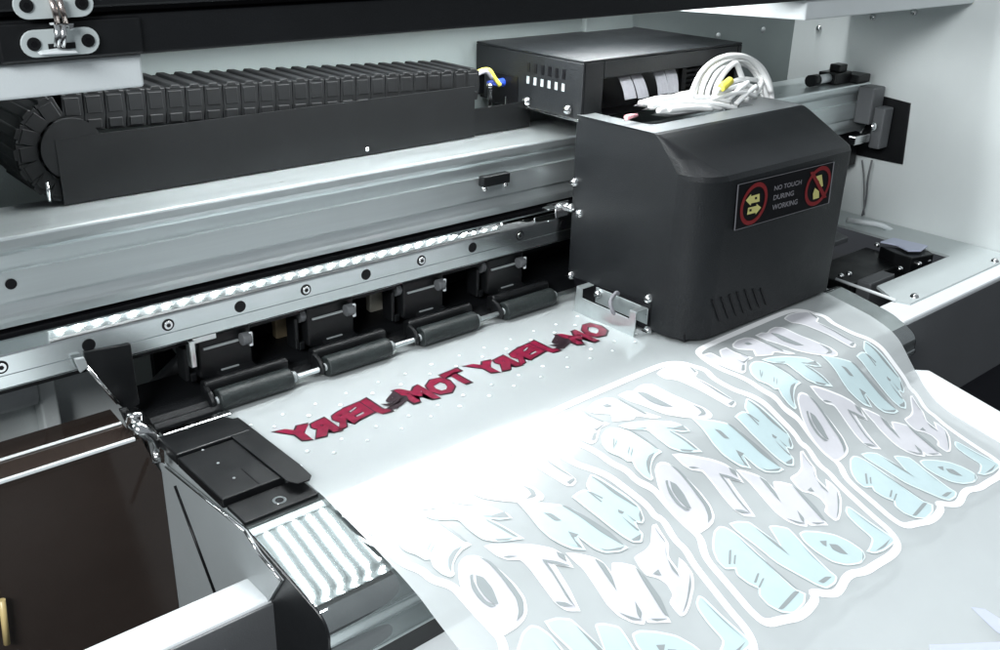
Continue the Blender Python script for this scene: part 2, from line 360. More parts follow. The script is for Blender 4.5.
m = MB(); p = at(489.5, 86, 1, 1.99); p2 = at(489.5, 106, 1, 1.99); m.box(p.x - .006, p.x + .006, 1.985, 1.99, p2.z, p.z); m.dome(p, (0, -1, 1), .009, .009)
p = at(506, 96, 1, 2.0); p2 = at(506, 107, 1, 2.0); m.box(p.x - .004, p.x + .004, 1.995, 2.0, p2.z, p.z)
p = at(478, 113, 1, 1.97); p2 = at(520, 107, 1, 1.97); m.prism([p, p2, p2 + Vector((0, .03, 0)), p + Vector((0, .03, 0))], (0, 0, -.006)); m.build('end_bracket', 'steel', chain, bevel=.001)
m = MB(); p = at(443, 73, 1, 2.1); m.tube([p, p + Vector((0, 0, -.03))], .006, 8); m.dome(p, (0, 0, 1), .010, .012)
tag(m.build('cable_stud', 'white', origin=p), 'small white stud on the far edge of the cable chain', 'stud')

# ================================================================== PRINT CARRIAGE
X0, X1 = 1.78, 2.385
car = thing('print_carriage', (2.08, 1.55, .02), 'large matte dark grey print carriage cover with a warning label', 'carriage')
def cover_ring(z, yf, r, zz=None):
    pts = [(X0, 1.745), (X0, 1.60), (X0, yf + r)]
    pts += [(X0 + r - r * math.cos(math.radians(a)), yf + r - r * math.sin(math.radians(a))) for a in (15, 30, 45, 60, 75, 90)]
    rr = .012
    pts += [(X0 + .3, yf), (X1 - rr, yf), (X1 - rr * .3, yf + rr * .3), (X1, yf + rr), (X1, 1.60), (X1, 1.745)]
    return [(x, y, z if zz is None else zz(y)) for x, y in pts]
botz = lambda y: .072 if y > 1.61 else (.018 if y < 1.50 else .018)
rings = [cover_ring(0, 1.332, .085, lambda y: .075 if y > 1.605 else .016),
         cover_ring(.08, 1.332, .085), cover_ring(.25, 1.330, .085), cover_ring(.408, 1.328, .084), cover_ring(.420, 1.334, .080), cover_ring(.452, 1.394, .05), cover_ring(.490, 1.466, .014), cover_ring(.497, 1.482, .008), cover_ring(.499, 1.492, .006)]
m = MB(); vr = [[m.bm.verts.new(p) for p in r_] for r_ in rings]
for i in range(len(vr) - 1):
    for j in range(len(vr[0]) - 1):
        f = m.bm.faces.new((vr[i][j], vr[i][j + 1], vr[i + 1][j + 1], vr[i + 1][j]))
        f.smooth = 2 <= j <= 7 or 9 <= j <= 11
for r_ in vr:
    for a_, b_ in zip(r_, r_[1:]):
        e_ = m.bm.edges.get((a_, b_))
        if e_: e_.smooth = False
for r0_, r1_ in zip(vr[3:], vr[4:]):
    e_ = m.bm.edges.get((r0_[8], r1_[8]))
    if e_: e_.smooth = False
# top rim with the opening
top = vr[-1]; n_ = len(top)
ZT = .499
inner = [(X0 + .055, 1.745), (X0 + .055, 1.66), (X0 + .062, 1.565), (X0 + .075, 1.558), (X0 + .08, 1.556), (X0 + .09, 1.555), (X0 + .10, 1.555), (X0 + .11, 1.555), (X0 + .14, 1.556),
         (X0 + .30, 1.562), (X1 - .13, 1.566), (X1 - .12, 1.568), (X1 - .112, 1.575), (X1 - .105, 1.64), (X1 - .10, 1.745)]
cover = m.build('cover', 'powder', car)
m = MB(); ov = [m.bm.verts.new((x, y, ZT + .0006)) for x, y, z in rings[-1]]
iv = [m.bm.verts.new((x, y, ZT + .0006)) for x, y in inner]; iv2 = [m.bm.verts.new((x, y, ZT - .03)) for x, y in inner]; ov2 = [m.bm.verts.new((x, y, ZT - .003)) for x, y, z in rings[-1]]
for j in range(n_ - 1):
    m.bm.faces.new((ov[j], ov[j + 1], iv[j + 1], iv[j])); m.bm.faces.new((iv[j], iv[j + 1], iv2[j + 1], iv2[j])); m.bm.faces.new((ov2[j], ov2[j + 1], ov[j + 1], ov[j]))
m.build('top_rim', 'rim', car)  # rim given a lighter grey than the cover
# inside of the carriage
m = MB(); m.box(X0 + .012, X1 - .012, 1.40, 1.74, .10, .44); m.build('inner_tray', 'black', car)
# underside base and dark foot
m = MB(); m.box(X0 + .02, X1 - .02, 1.36, 1.60, .010, .03); m.box(X0 + .02, X1 - .02, 1.60, 1.74, .078, .11); m.build('base', 'label_black', car)
m = MB(); m.prism([(X0 - .002, 1.455, .014), (X0 - .002, 1.69, .014), (X0 - .002, 1.72, .052), (X0 - .002, 1.72, .074), (X0 - .002, 1.455, .085)], (.01, 0, 0)); m.build('foot', 'label_black', car)
# upper box
UX1 = at(743, 42, 1, 1.735).x
m = MB()
zt, zb = .631, .488; yb, yf = 2.146, 1.735
m.box(X0 + .004, UX1, yf, yb, zt - .006, zt)                                   # lid
m.prism([(X0 + .004, yf, zt - .006), (X0 + .004, yb, zt - .006), (X0 + .004, yb, zt - .085), (X0 + .004, yb - .035, zt - .085), (X0 + .004, yb - .035, zb), (X0 + .004, yf, zb)], (.006, 0, 0))
m.box(X0 + .010, X0 + .078, yf, yf + .006, zb, zt - .006); m.box(X0 + .078, UX1 - .02, yf, yf + .006, zt - .050, zt - .006)
m.box(UX1 - .02, UX1, yf, yf + .006, zb, zt - .006); m.box(UX1 - .006, UX1, yf + .006, yb, zb, zt - .006)
m.box(X0 + .01, UX1 - .006, yb - .006, yb, zb, zt - .006)
ubox = m.build('upper_box', 'powder', car, bevel=.004)
m = MB(); m.box(X0 + .012, UX1 - .01, yf + .07, yf + .078, zb, zt - .01); m.box(X0 + .012, UX1 - .01, yf, yf + .4, zb - .006, zb); m.build('circuit_tray', 'label_black', car)
m = MB()
for k in range(5): m.box(UX1 - .17 + .001 * k, UX1 - .06, yf + .055, yf + .068, zt - .075 - .014 * k, zt - .067 - .014 * k)
m.box(UX1 - .20, UX1 - .18, yf + .045, yf + .06, zb + .02, zt - .06); m.build('circuit_board', 'black', car, bevel=.001)
# slots of the upper box (lower row painted grey for light showing through), the cable cut-out and the strip
for z0, z1, mt in ((.548, .567, 'grey'), (.578, .602, 'label_black')):
    for k in range(6):
        y_ = at(527 + 7 * k, 85 + 1.6 * k, 0, X0).y; m = MB()
        m.prism([(X0 + .0035, y_ - .005, z0), (X0 + .0035, y_ + .005, z0), (X0 + .0035, y_ + .005, z1), (X0 + .0035, y_ - .005, z1)], (-.001, 0, 0)); m.build('vent_slot', mt, car)
m = MB(); m.prism([at(px, py, 0, X0 + .0035) for px, py in ((491, 71), (518, 77), (518, 107), (491, 102))], (-.001, 0, 0)); m.build('cable_opening', 'label_black', car)
m = MB(); m.prism([(X0 - .006, 1.734, .483), (X0 - .006, 1.966, .485), (X0 - .006, 1.966, .492), (X0 - .006, 1.734, .490)], (.02, 0, 0)); m.build('mounting_strip', 'steel', car, bevel=.001)
for px, py, xx in ((527, 101, X0 - .001), (568, 109.5, X0 - .001), (571, 275, X0), (649, 298.5, X0), (648, 330, X0), (580, 213.5, X0), (575, 182, X0)):
    p = at(px, py, 0, xx); m = MB(); m.dome(p, (-1, 0, 0), .0125, .014); m.box(p.x - .0145, p.x - .0135, p.y - .009, p.y + .009, p.z - .0012, p.z + .0012, 1); m.build('screw', ['steel', 'label_black'], car)
# belt bracket at the rear left
p = at(548, 205, 0, X0 - .03)
m = MB(); m.prism([at(547, 205, 1, 1.752), at(569, 200, 1, 1.752), at(569, 215, 1, 1.752), at(556, 218, 1, 1.752), at(556, 206, 1, 1.752)], (0, .004, 0)); m.box(X0 - .075, X0 - .002, 1.752, 1.778, .262, .266); m.build('belt_bracket', 'steel', car, bevel=.001)
m = MB(); m.dome(at(571, 208, 0, X0 - .004), (-1, -.2, 0), .013, .014); m.build('screw', 'steel', car)
# lower left silver bracket, a folded plate with a cut-out and a cable tie
XB = 1.735
def onb(px, py, x=XB): return at(px, py, 0, x)
b0 = [(576.5, 287), (582, 289.5), (581.5, 298), (629, 319), (629.5, 311), (636, 313.5), (633, 342), (572, 322)]
m = MB(); m.prism([onb(*q) for q in b0], (.004, 0, 0)); br = m.build('side_bracket', 'alu', car, bevel=.001)
m = MB()
m.prism([onb(576.5, 287), onb(582, 289.5), onb(582, 289.5) + Vector((X0 - XB, 0, 0)), onb(576.5, 287) + Vector((X0 - XB, 0, 0))], (0, 0, .003))
m.prism([onb(629.5, 311), onb(636, 313.5), onb(636, 313.5) + Vector((X0 - XB, 0, 0)), onb(629.5, 311) + Vector((X0 - XB, 0, 0))], (0, 0, .003))
q0, q1 = onb(596, 287, X0 - .004), onb(648, 309, X0 - .004)
m.prism([(X0 - .004, q0.y, q0.z), (X0 - .004, q1.y, q1.z), (X0 - .004, q1.y, q1.z - .042), (X0 - .004, q0.y, q0.z - .042)], (.003, 0, 0)); m.build('return_flange', 'alu', br, bevel=.001)
m = MB(); qa = onb(598, 294, X0 - .006); m.dome(qa, (-1, 0, .2), .012, .012); m.build('bracket_screw', 'steel', br)
qa, qb = onb(616, 293, X0 - .012), onb(613, 312, XB - .003)
m = MB(); m.tube(smoothpts([qa + Vector((.01, 0, -.005)), qa, (qa + qb) / 2 + Vector((-.016, 0, .006)), qb, qb + Vector((.01, 0, -.008))], 5), .0050, 8); m.build('cable_tie', 'ribbon', br, smooth=True)
# front louvres
yv = 1.3305
for a, b in (((330, 318), (363, 415)), ((370, 306), (405, 403)), ((407, 294), (440, 390)), ((442, 282), (474, 378)), ((478, 270), (511, 364)), ((515, 268), (545, 352)), ((550, 266), (577, 340))):
    A = at(640 + a[0] / 4.545, 230 + a[1] / 4.545, 1, yv); B = at(640 + b[0] / 4.545, 230 + b[1] / 4.545, 1, yv); m = MB()
    m.prism([(A.x - .0035, yv, A.z), (A.x + .0035, yv, A.z), (B.x + .0035, yv, B.z), (B.x - .0035, yv, B.z)], (0, -.0012, 0)); m.build('louvre', 'label_black', car)
# warning label: panel, border, rings, arrows, lettering
yl = 1.3275
def LP(x, y, d=0): return at(700 + x / 5.417, 130 + y / 5.417, 1, yl - d)
quad = [(200, 295), (725, 170), (695, 395), (180, 545)]
m = MB(); m.prism([LP(*q) for q in quad], (0, -.0015, 0)); lab = m.build('warning_label', 'label_black', car)
c4 = [LP(*q) for q in quad]; cc = sum(c4, Vector()) / 4
m = MB()
for i in range(4):
    a, b = c4[i], c4[(i + 1) % 4]; ia, ib = a + (cc - a) * .022, b + (cc - b) * .022
    m.poly([v + Vector((0, -.0022, 0)) for v in (a, b, ib, ia)])
m.build('border', 'label_grey', lab, recalc=False)
def ring(mb, c, rx, rz, wd, sh, d):
    n = 40; o = []; i_ = []
    for k in range(n):
        t = 2 * math.pi * k / n; u, v = math.cos(t), math.sin(t)
        o.append(Vector((c.x + rx * u + sh * v, yl - d, c.z + rz * v))); i_.append(Vector((c.x + (rx - wd) * u + sh * v, yl - d, c.z + (rz - wd) * v)))
    for k in range(n): mb.poly([o[k], o[(k + 1) % n], i_[(k + 1) % n], i_[k]])
def halfx(a, b): return abs(LP(*b).x - LP(*a).x) / 2
c1 = LP(288, 398); c2 = LP(635, 302)
m = MB(); ring(m, c1, halfx((216, 420), (360, 380)), abs(LP(288, 290).z - LP(288, 508).z) / 2, .0105, .004, .0024)
m.build('prohibition_ring', 'label_red', lab, recalc=False)
m = MB(); ring(m, c2, halfx((568, 320), (702, 285)), abs(LP(635, 203).z - LP(635, 405).z) / 2, .0105, .004, .0024)
a, b = LP(600, 225), LP(672, 365); m.poly([Vector((q.x + dx, yl - .003, q.z)) for q, dx in ((a, -.008), (a, .008), (b, .008), (b, -.008))]); m.build('prohibition_ring', 'label_red', lab, recalc=False)
for pls in ([[(243, 380), (272, 345), (272, 357), (318, 343), (318, 385), (272, 396), (270, 408)]], [[(326, 418), (302, 398), (301, 409), (256, 420), (250, 458), (296, 446), (296, 456)]],
           [[(618, 312), (640, 330), (640, 365), (608, 375), (607, 345)], [(624, 250), (655, 240), (662, 300), (650, 310), (640, 275), (628, 262)]]):
    m = MB()
    for pl in pls: m.poly([LP(*q) - Vector((0, .0026, 0)) for q in pl])
    m.build('pictogram', 'label_yellow', lab, recalc=False)
for pl in ([(292, 362), (304, 359), (304, 372), (292, 375)], [(262, 428), (274, 425), (274, 438), (262, 441)]):
    m = MB(); m.poly([LP(*q) - Vector((0, .0030, 0)) for q in pl]); m.build('pictogram_dot', 'label_black', lab, recalc=False)

def text_mesh(body, offset=0.0, res=3, shear=0.0):
    cu = bpy.data.curves.new('lettering', 'FONT'); cu.body = body; cu.size = 1; cu.offset = offset; cu.resolution_u = res; cu.shear = shear; cu.fill_mode = 'FRONT'
    o = bpy.data.objects.new('lettering', cu); COL.objects.link(o); dg = bpy.context.evaluated_depsgraph_get(); dg.update()
    me = bpy.data.meshes.new_from_object(o.evaluated_get(dg)); bpy.data.objects.remove(o); bpy.data.curves.remove(cu); return me
def add_text(mb, body, fn, **kw):
    me = text_mesh(body, **kw); xs = [v.co.x for v in me.vertices]; ys = [v.co.y for v in me.vertices]
    x0, x1, y0, y1 = min(xs), max(xs), min(ys), max(ys)
    vs = [mb.bm.verts.new(fn((v.co.x - x0) / (x1 - x0), (v.co.y - y0) / (y1 - y0))) for v in me.vertices]; fs = []
    for p in me.polygons:
        try: fs.append(mb.bm.faces.new([vs[i] for i in p.vertices]))
        except ValueError: pass
    bpy.data.meshes.remove(me); return fs
m = MB()
for body, tl, tr, bl in (('NO TOUCH', (400, 302), (547, 267), (397, 328)), ('DURING', (395, 352), (505, 325), (392, 380)), ('WORKING', (388, 405), (525, 371), (385, 434))):
    A, B, Cc = LP(*tl), LP(*tr), LP(*bl)
    add_text(m, body, lambda u, v, A=A, B=B, Cc=Cc: Cc + (B - A) * u + (A - Cc) * v - Vector((0, .0026, 0)), offset=.012)
m.build('lettering', 'label_grey', lab, recalc=False)

# ---- cables lying in the carriage opening
def ribbon(px0, px1, py0, py1, dx, label):
    a, b = at(px0, py0, 1, yf + .03), at(px1, py0 - 2, 1, yf + .03); m = MB(); n = 10; rows = []
    c, d = at(px0 + dx, py1, 1, yf - .03), at(px1 + dx, py1 - 2, 1, yf - .03)
    for i in range(n + 1):
        t = i / n; bul = Vector((0, -.006 * math.sin(math.pi * t), 0)); rows.append((a.lerp(c, t) + bul, b.lerp(d, t) + bul))
    for i in range(n):
        p, q = rows[i]; r_, s_ = rows[i + 1]; nseg = 6
        for k in range(nseg):
            wv = lambda P, Q, k: P.lerp(Q, k / nseg) + Vector((0, -.0004 * (k % 2), 0))
            m.poly([wv(p, q, k), wv(p, q, k + 1), wv(r_, s_, k + 1), wv(r_, s_, k)])
    o = m.build('ribbon_cable', 'ribbon', origin=a); sd = o.modifiers.new('thick', 'SOLIDIFY'); sd.thickness = .002 * S
    return tag(o, label, 'cable', 'ribbon cables in the carriage')
ribbon(615, 626, 72, 100, 10, 'grey ribbon cable hanging leftmost in the open carriage box')
ribbon(627, 637.5, 70, 99, 11, 'grey ribbon cable hanging second from left in the open carriage box')
ribbon(651, 661, 68, 95, 7, 'grey ribbon cable hanging third from left, its neighbour left wider apart')
ribbon(662.5, 673, 66, 94, 5, 'grey ribbon cable hanging rightmost, nearest the white hoses')

hose = thing('hose_bundle', (2.2, 1.64, .49), 'looped bundle of glossy white hoses coming out of the carriage top', 'hoses')
def H(px, py, y): return at(px, py, 1, y)
loops = [
 [(692, 108, 1.62), (697, 85, 1.65), (708, 66, 1.66), (725, 57, 1.67), (745, 57, 1.67), (760, 66, 1.66), (769, 82, 1.65), (772, 100, 1.63)],
 [(699, 106, 1.66), (703, 86, 1.68), (712, 70, 1.69), (727, 61, 1.70), (744, 61, 1.69), (757, 72, 1.68), (764, 88, 1.66), (767, 102, 1.64)],
 [(706, 104, 1.70), (709, 88, 1.71), (718, 72, 1.72), (732, 63, 1.72), (748, 66, 1.72), (758, 78, 1.70), (762, 92, 1.68), (762, 104, 1.66)],
 [(714, 104, 1.63), (716, 88, 1.64), (724, 73, 1.64), (735, 63, 1.64), (740, 72, 1.64), (744, 84, 1.64), (747, 96, 1.63), (744, 106, 1.62)],
 [(688, 112, 1.60), (693, 90, 1.62), (702, 72, 1.64), (716, 60, 1.65), (733, 55.5, 1.65), (750, 59, 1.65), (764, 74, 1.64), (771, 92, 1.62)],
 [(752, 62, 1.69), (762, 76, 1.67), (758, 90, 1.65), (749, 100, 1.63)],
 [(716, 92, 1.60), (728, 84, 1.62), (742, 79, 1.64), (756, 80, 1.65)],
 [(712, 98, 1.60), (726, 90, 1.61), (742, 85, 1.63), (757, 88, 1.64)],
 [(708, 102, 1.59), (724, 96, 1.60), (742, 92, 1.61), (756, 96, 1.62)],
 [(728, 100, 1.60), (738, 90, 1.61), (748, 82, 1.62)], [(736, 104, 1.60), (746, 94, 1.61), (756, 86, 1.62)],
 [(640, 103, 1.62), (660, 98, 1.63), (684, 97, 1.62), (706, 98, 1.60), (730, 102, 1.59)],
 [(650, 107, 1.60), (672, 103, 1.61), (694, 102, 1.60), (716, 104, 1.58), (736, 108, 1.57)],
 [(658, 111, 1.585), (680, 107, 1.59), (704, 107, 1.585), (722, 108, 1.58)],
 [(646, 104, 1.64), (664, 100, 1.65), (682, 94, 1.66), (697, 92, 1.66)],
 [(668, 110, 1.58), (690, 108, 1.575), (712, 109, 1.575)],
]
for i, l in enumerate(loops):
    m = MB(); m.tube(smoothpts([H(*q) for q in l], 7), .0078 if i < 6 else .0068, 10); m.build('hose', 'white_tube', hose, smooth=True)
for k_, fl in enumerate(([(639, 103.5), (650, 99.5), (672, 96.5), (694, 96), (704, 99.5), (682, 102), (656, 105.5)], [(647, 107.5), (668, 102.5), (694, 100.5), (713, 103), (700, 106.5), (672, 108)], [(657, 112.5), (680, 107.5), (704, 105.5), (720, 108), (704, 111), (674, 114.5)])):
    m = MB(); m.prism([H(px, py, 1.615 - .018 * k_) for px, py in fl], (0, .022, -.010)); m.build('flat_sleeve', 'white_tube', hose, bevel=.003)
m = MB(); m.tube([H(721, 88, 1.60), H(731, 80, 1.60)], .011, 12)
tag(m.build('cable_tag', 'yellow', origin=H(726, 84, 1.60), bevel=.002), 'short yellow sleeve among the white hoses', 'tag')
m = MB(); m.tube([H(626, 117.5, 1.60), H(632, 116, 1.60), H(637, 115, 1.60)], .007, 10, r2=.004)
tag(m.build('hose_clip', 'pink', origin=H(630, 116, 1.60)), 'tiny pink clip at the left corner of the carriage opening', 'clip')

# ================================================================== PLATEN, APRON, FILM
KL = [(2.2, .004), (1.345, .004), (1.335, .0035), (1.2, -.013), (1.1, -.030), (1.05, -.042), (1.0, -.062), (.946, -.08), (.85, -.125), (.75, -.18), (.65, -.235), (.55, -.28), (.4, -.32), (0, -.40)]
KR = [(2.2, .004), (1.345, .004), (1.335, .0035), (1.199, -.018), (1.137, -.038), (1.105, -.059), (1.067, -.106), (1.023, -.156), (.981, -.189), (.937, -.205), (.868, -.219), (.802, -.232), (.7, -.252), (.55, -.285), (.4, -.32), (0, -.40)]
def interp(k, y):
    k = sorted(k)
    if y <= k[0][0]: return k[0][1]
    for (a, za), (b, zb_) in zip(k, k[1:]):
        if y <= b: return za + (zb_ - za) * (y - a) / (b - a)
    return k[-1][1]
def smooth_prof(k, sig):
    ys = [-.2 + .005 * i for i in range(521)]; raw = [interp(k, y) for y in ys]; out = []
    W = [math.exp(-.5 * (j * .005 / sig) ** 2) for j in range(-16, 17)]; sw = sum(W)
    for i in range(521): out.append(sum(raw[min(max(i + j - 16, 0), 520)] * W[j] for j in range(33)) / sw)
    return out
ZL, ZR = smooth_prof(KL, .012), smooth_prof(KR, .010)
def zf(x, y):
    s = min(max((x - .77) / 1.615, 0), 1); t = (y + .2) / .005; i = min(max(int(t), 0), 519); f = t - i
    return (1 - s) * (ZL[i] * (1 - f) + ZL[i + 1] * f) + s * (ZR[i] * (1 - f) + ZR[i + 1] * f)
FX0, FX1 = .770, 2.388
film = thing('printed_film', (1.55, 1.2, 0), 'wide glossy transfer film printed with mirrored white and pale blue lettering', 'film')
m = MB(); ys = [.30 + .01 * i for i in range(156)]; xs = [FX0 + (FX1 - FX0) * i / 34 for i in range(35)]
g = [[m.bm.verts.new((x, y, zf(x, y))) for x in xs] for y in ys]
for i in range(len(ys) - 1):
    for j in range(34):
        m.bm.faces.new((g[i][j], g[i][j + 1], g[i + 1][j + 1], g[i + 1][j])).smooth = True
sheet = m.build('sheet', 'film', film)
def drape(polys, name, mt, off, parent=film, shift=(0, 0)):
    """flat printed shapes laid onto the film surface, cut finely enough to follow it"""
    bm = bmesh.new()
    for pl in polys:
        pts = [(x + shift[0], y + shift[1]) for x, y in pl]
        try: bm.faces.new([bm.verts.new((x, y, 0)) for x, y in pts])
        except ValueError: pass
    return drape_bm(bm, name, mt, off, parent)
def drape_bm(bm, name, mt, off, parent=film):
    bmesh.ops.triangulate(bm, faces=bm.faces)
    bm.normal_update()
    yv = [v.co.y for v in bm.verts]; xv = [v.co.x for v in bm.verts]
    k = math.floor(min(yv) / .01)
    while k * .01 < max(yv):
        y = k * .01
        if y > min(yv): bmesh.ops.bisect_plane(bm, geom=bm.verts[:] + bm.edges[:] + bm.faces[:], dist=1e-6, plane_co=(0, y, 0), plane_no=(0, 1, 0))
        k += 1
    dx = (FX1 - FX0) / 34; k = math.ceil((min(xv) - FX0) / dx)
    while FX0 + k * dx < max(xv):
        bmesh.ops.bisect_plane(bm, geom=bm.verts[:] + bm.edges[:] + bm.faces[:], dist=1e-6, plane_co=(FX0 + k * dx, 0, 0), plane_no=(1, 0, 0)); k += 1
    # keep to the film
    for px_, no in ((FX0 + .002, -1), (FX1 - .002, 1)):
        bmesh.ops.bisect_plane(bm, geom=bm.verts[:] + bm.edges[:] + bm.faces[:], dist=1e-6, plane_co=(px_, 0, 0), plane_no=(no, 0, 0), clear_outer=True)
    for f in bm.faces:
        if f.normal.z < 0: f.normal_flip()
        f.smooth = True
    for v in bm.verts: v.co.z = zf(v.co.x, v.co.y) + off
    mb = MB(); mb.bm.free(); mb.bm = bm
    return mb.build(name, mt, parent, recalc=False)
LETTERS=[["w",[[1.629,1.3006],[1.6609,1.3078],[1.6975,1.3031],[1.7253,1.2905],[1.7251,1.2698],[1.7256,1.2539],[1.7098,1.2469],[1.6999,1.2438],[1.7135,1.1387],[1.7086,1.1299],[1.6937,1.1254],[1.6809,1.1323],[1.6544,1.2486],[1.6446,1.263],[1.6293,1.2753]]],["w",[[1.4839,1.2839],[1.5124,1.2854],[1.5245,1.277],[1.547,1.2845],[1.5715,1.2847],[1.5897,1.2716],[1.5948,1.2235],[1.6107,1.1793],[1.625,1.1551],[1.6264,1.1327],[1.6148,1.1249],[1.5935,1.1298],[1.5536,1.1532],[1.5186,1.1835],[1.5031,1.2273],[1.4888,1.2553]]],["w",[[1.3918,1.2855],[1.4192,1.2936],[1.4504,1.2913],[1.4681,1.2809],[1.4734,1.2526],[1.4835,1.2133],[1.5072,1.1777],[1.4868,1.1821],[1.4594,1.2086],[1.4453,1.2005],[1.3993,1.219],[1.4166,1.2404],[1.3874,1.2608],[1.3819,1.2737]]],["w",[[1.2815,1.2928],[1.3138,1.2888],[1.3152,1.2559],[1.3391,1.2853],[1.3676,1.284],[1.3679,1.2587],[1.389,1.2177],[1.3595,1.2164],[1.3181,1.1872],[1.3026,1.1877],[1.2906,1.2198],[1.2809,1.2541]]],["c",[[1.3416,1.1964],[1.3616,1.2052],[1.3792,1.2059],[1.3968,1.194],[1.4095,1.1701],[1.4153,1.1372],[1.4273,1.1039],[1.407,1.1026],[1.3889,1.0958],[1.3732,1.086],[1.364,1.0753],[1.3615,1.0675],[1.3511,1.0652],[1.3416,1.0776],[1.3378,1.0964],[1.3444,1.1121],[1.3347,1.1152],[1.3299,1.1322],[1.3222,1.1429],[1.3176,1.1557],[1.3226,1.1759]]],["c",[[1.3994,1.2022],[1.4259,1.1987],[1.473,1.1825],[1.5188,1.1562],[1.5339,1.129],[1.5328,1.1176],[1.5099,1.125],[1.493,1.1384],[1.5235,1.0736],[1.4752,1.0867],[1.4512,1.1043],[1.4445,1.1332],[1.4452,1.1627],[1.4159,1.1789],[1.4037,1.1907]]],["c",[[1.5676,1.1476],[1.5886,1.1336],[1.6214,1.1132],[1.6416,1.1016],[1.6567,1.0853],[1.6729,1.0573],[1.6898,1.0217],[1.7042,0.9854],[1.6823,0.9846],[1.6498,0.9948],[1.6369,1.0082],[1.6238,1.0396],[1.6194,1.0133],[1.596,1.0229],[1.5811,1.0386],[1.5689,1.0565],[1.5639,1.0805],[1.5659,1.1146]]],["c",[[1.6727,1.1068],[1.6892,1.1101],[1.7048,1.1104],[1.7161,1.1052],[1.7197,1.1163],[1.7477,1.1323],[1.7546,1.1276],[1.767,1.1003],[1.7873,1.0655],[1.7954,1.04],[1.7845,1.018],[1.7729,1.0133],[1.7621,1.0207],[1.7565,1.0083],[1.7578,0.9966],[1.7394,0.9832],[1.7216,0.9904],[1.7116,1.0065],[1.6986,1.0368],[1.6846,1.0711]]],["w",[[1.3779,1.0801],[1.3933,1.0885],[1.4068,1.0892],[1.4211,1.0826],[1.4331,1.0659],[1.4404,1.041],[1.4477,1.0125],[1.4458,0.9847],[1.4317,0.9622],[1.4139,0.9513],[1.3948,0.9465],[1.3659,0.944],[1.3525,0.947],[1.347,0.9637],[1.3445,0.9943],[1.3478,1.0235],[1.3578,1.0518]]],["w",[[1.4455,1.0928],[1.4668,1.0882],[1.4996,1.0735],[1.5352,1.0563],[1.562,1.0391],[1.5749,1.018],[1.5712,0.995],[1.5419,1.0126],[1.5341,0.9704],[1.519,0.9246],[1.4964,0.9342],[1.4866,0.9517],[1.4894,0.9795],[1.4924,1.0198],[1.4886,1.044],[1.4635,1.0535],[1.4523,1.0673]]],["w",[[1.5784,1.0237],[1.599,1.0148],[1.6227,0.9984],[1.633,0.9833],[1.6314,0.9578],[1.6472,0.975],[1.6661,0.9664],[1.6862,0.9511],[1.6828,0.9341],[1.6787,0.9025],[1.671,0.8691],[1.6612,0.8411],[1.6186,0.8581],[1.6199,0.8653],[1.6099,0.8584],[1.5916,0.8707],[1.5777,0.8889],[1.5734,0.914],[1.579,0.9467],[1.5857,0.985],[1.5806,1.0078]]],["w",[[1.7909,1.0049],[1.8025,1.0033],[1.7946,0.9741],[1.7901,0.9596],[1.7656,0.9394],[1.7611,0.9109],[1.7844,0.9299],[1.7878,0.9176],[1.7832,0.893],[1.7615,0.872],[1.7248,0.8502],[1.7005,0.8398],[1.6872,0.8416],[1.6861,0.8547],[1.6881,0.87],[1.708,0.8779],[1.7145,0.8981],[1.7075,0.9149],[1.6897,0.928],[1.6911,0.9472],[1.6977,0.9667],[1.7318,0.9683],[1.7556,0.9756]]],["c",[[1.3679,0.9178],[1.396,0.9363],[1.4175,0.9406],[1.4301,0.9334],[1.4389,0.9144],[1.4417,0.8699],[1.442,0.8164],[1.4464,0.7751],[1.4587,0.7578],[1.4371,0.7447],[1.3978,0.7404],[1.3738,0.7544],[1.3602,0.7759],[1.3604,0.798],[1.3729,0.8075],[1.3604,0.8243],[1.3543,0.8462],[1.3622,0.8566],[1.3426,0.8638],[1.3413,0.8835],[1.3527,0.9033]]],["c",[[1.4448,0.9363],[1.4688,0.9333],[1.4927,0.9214],[1.4975,0.9035],[1.5066,0.8552],[1.5236,0.8971],[1.5405,0.8924],[1.5644,0.8754],[1.5632,0.8577],[1.5576,0.8203],[1.5559,0.7702],[1.5597,0.7518],[1.5414,0.7438],[1.5117,0.7446],[1.4978,0.759],[1.4837,0.7853],[1.4594,0.8291],[1.4518,0.8776],[1.4426,0.9173]]],["c",[[1.5742,0.8562],[1.5916,0.8557],[1.6207,0.8418],[1.6518,0.8206],[1.6693,0.7946],[1.6765,0.7664],[1.6663,0.7531],[1.6401,0.7476],[1.606,0.7581],[1.5809,0.778],[1.568,0.8103],[1.5654,0.8376]]],["c",[[1.7372,0.8484],[1.7535,0.8566],[1.7611,0.8508],[1.7671,0.8058],[1.7783,0.7546],[1.7706,0.7452],[1.7248,0.7432],[1.6936,0.7485],[1.6811,0.7611],[1.7001,0.7647],[1.7276,0.7754],[1.7257,0.8095],[1.7293,0.837]]]]
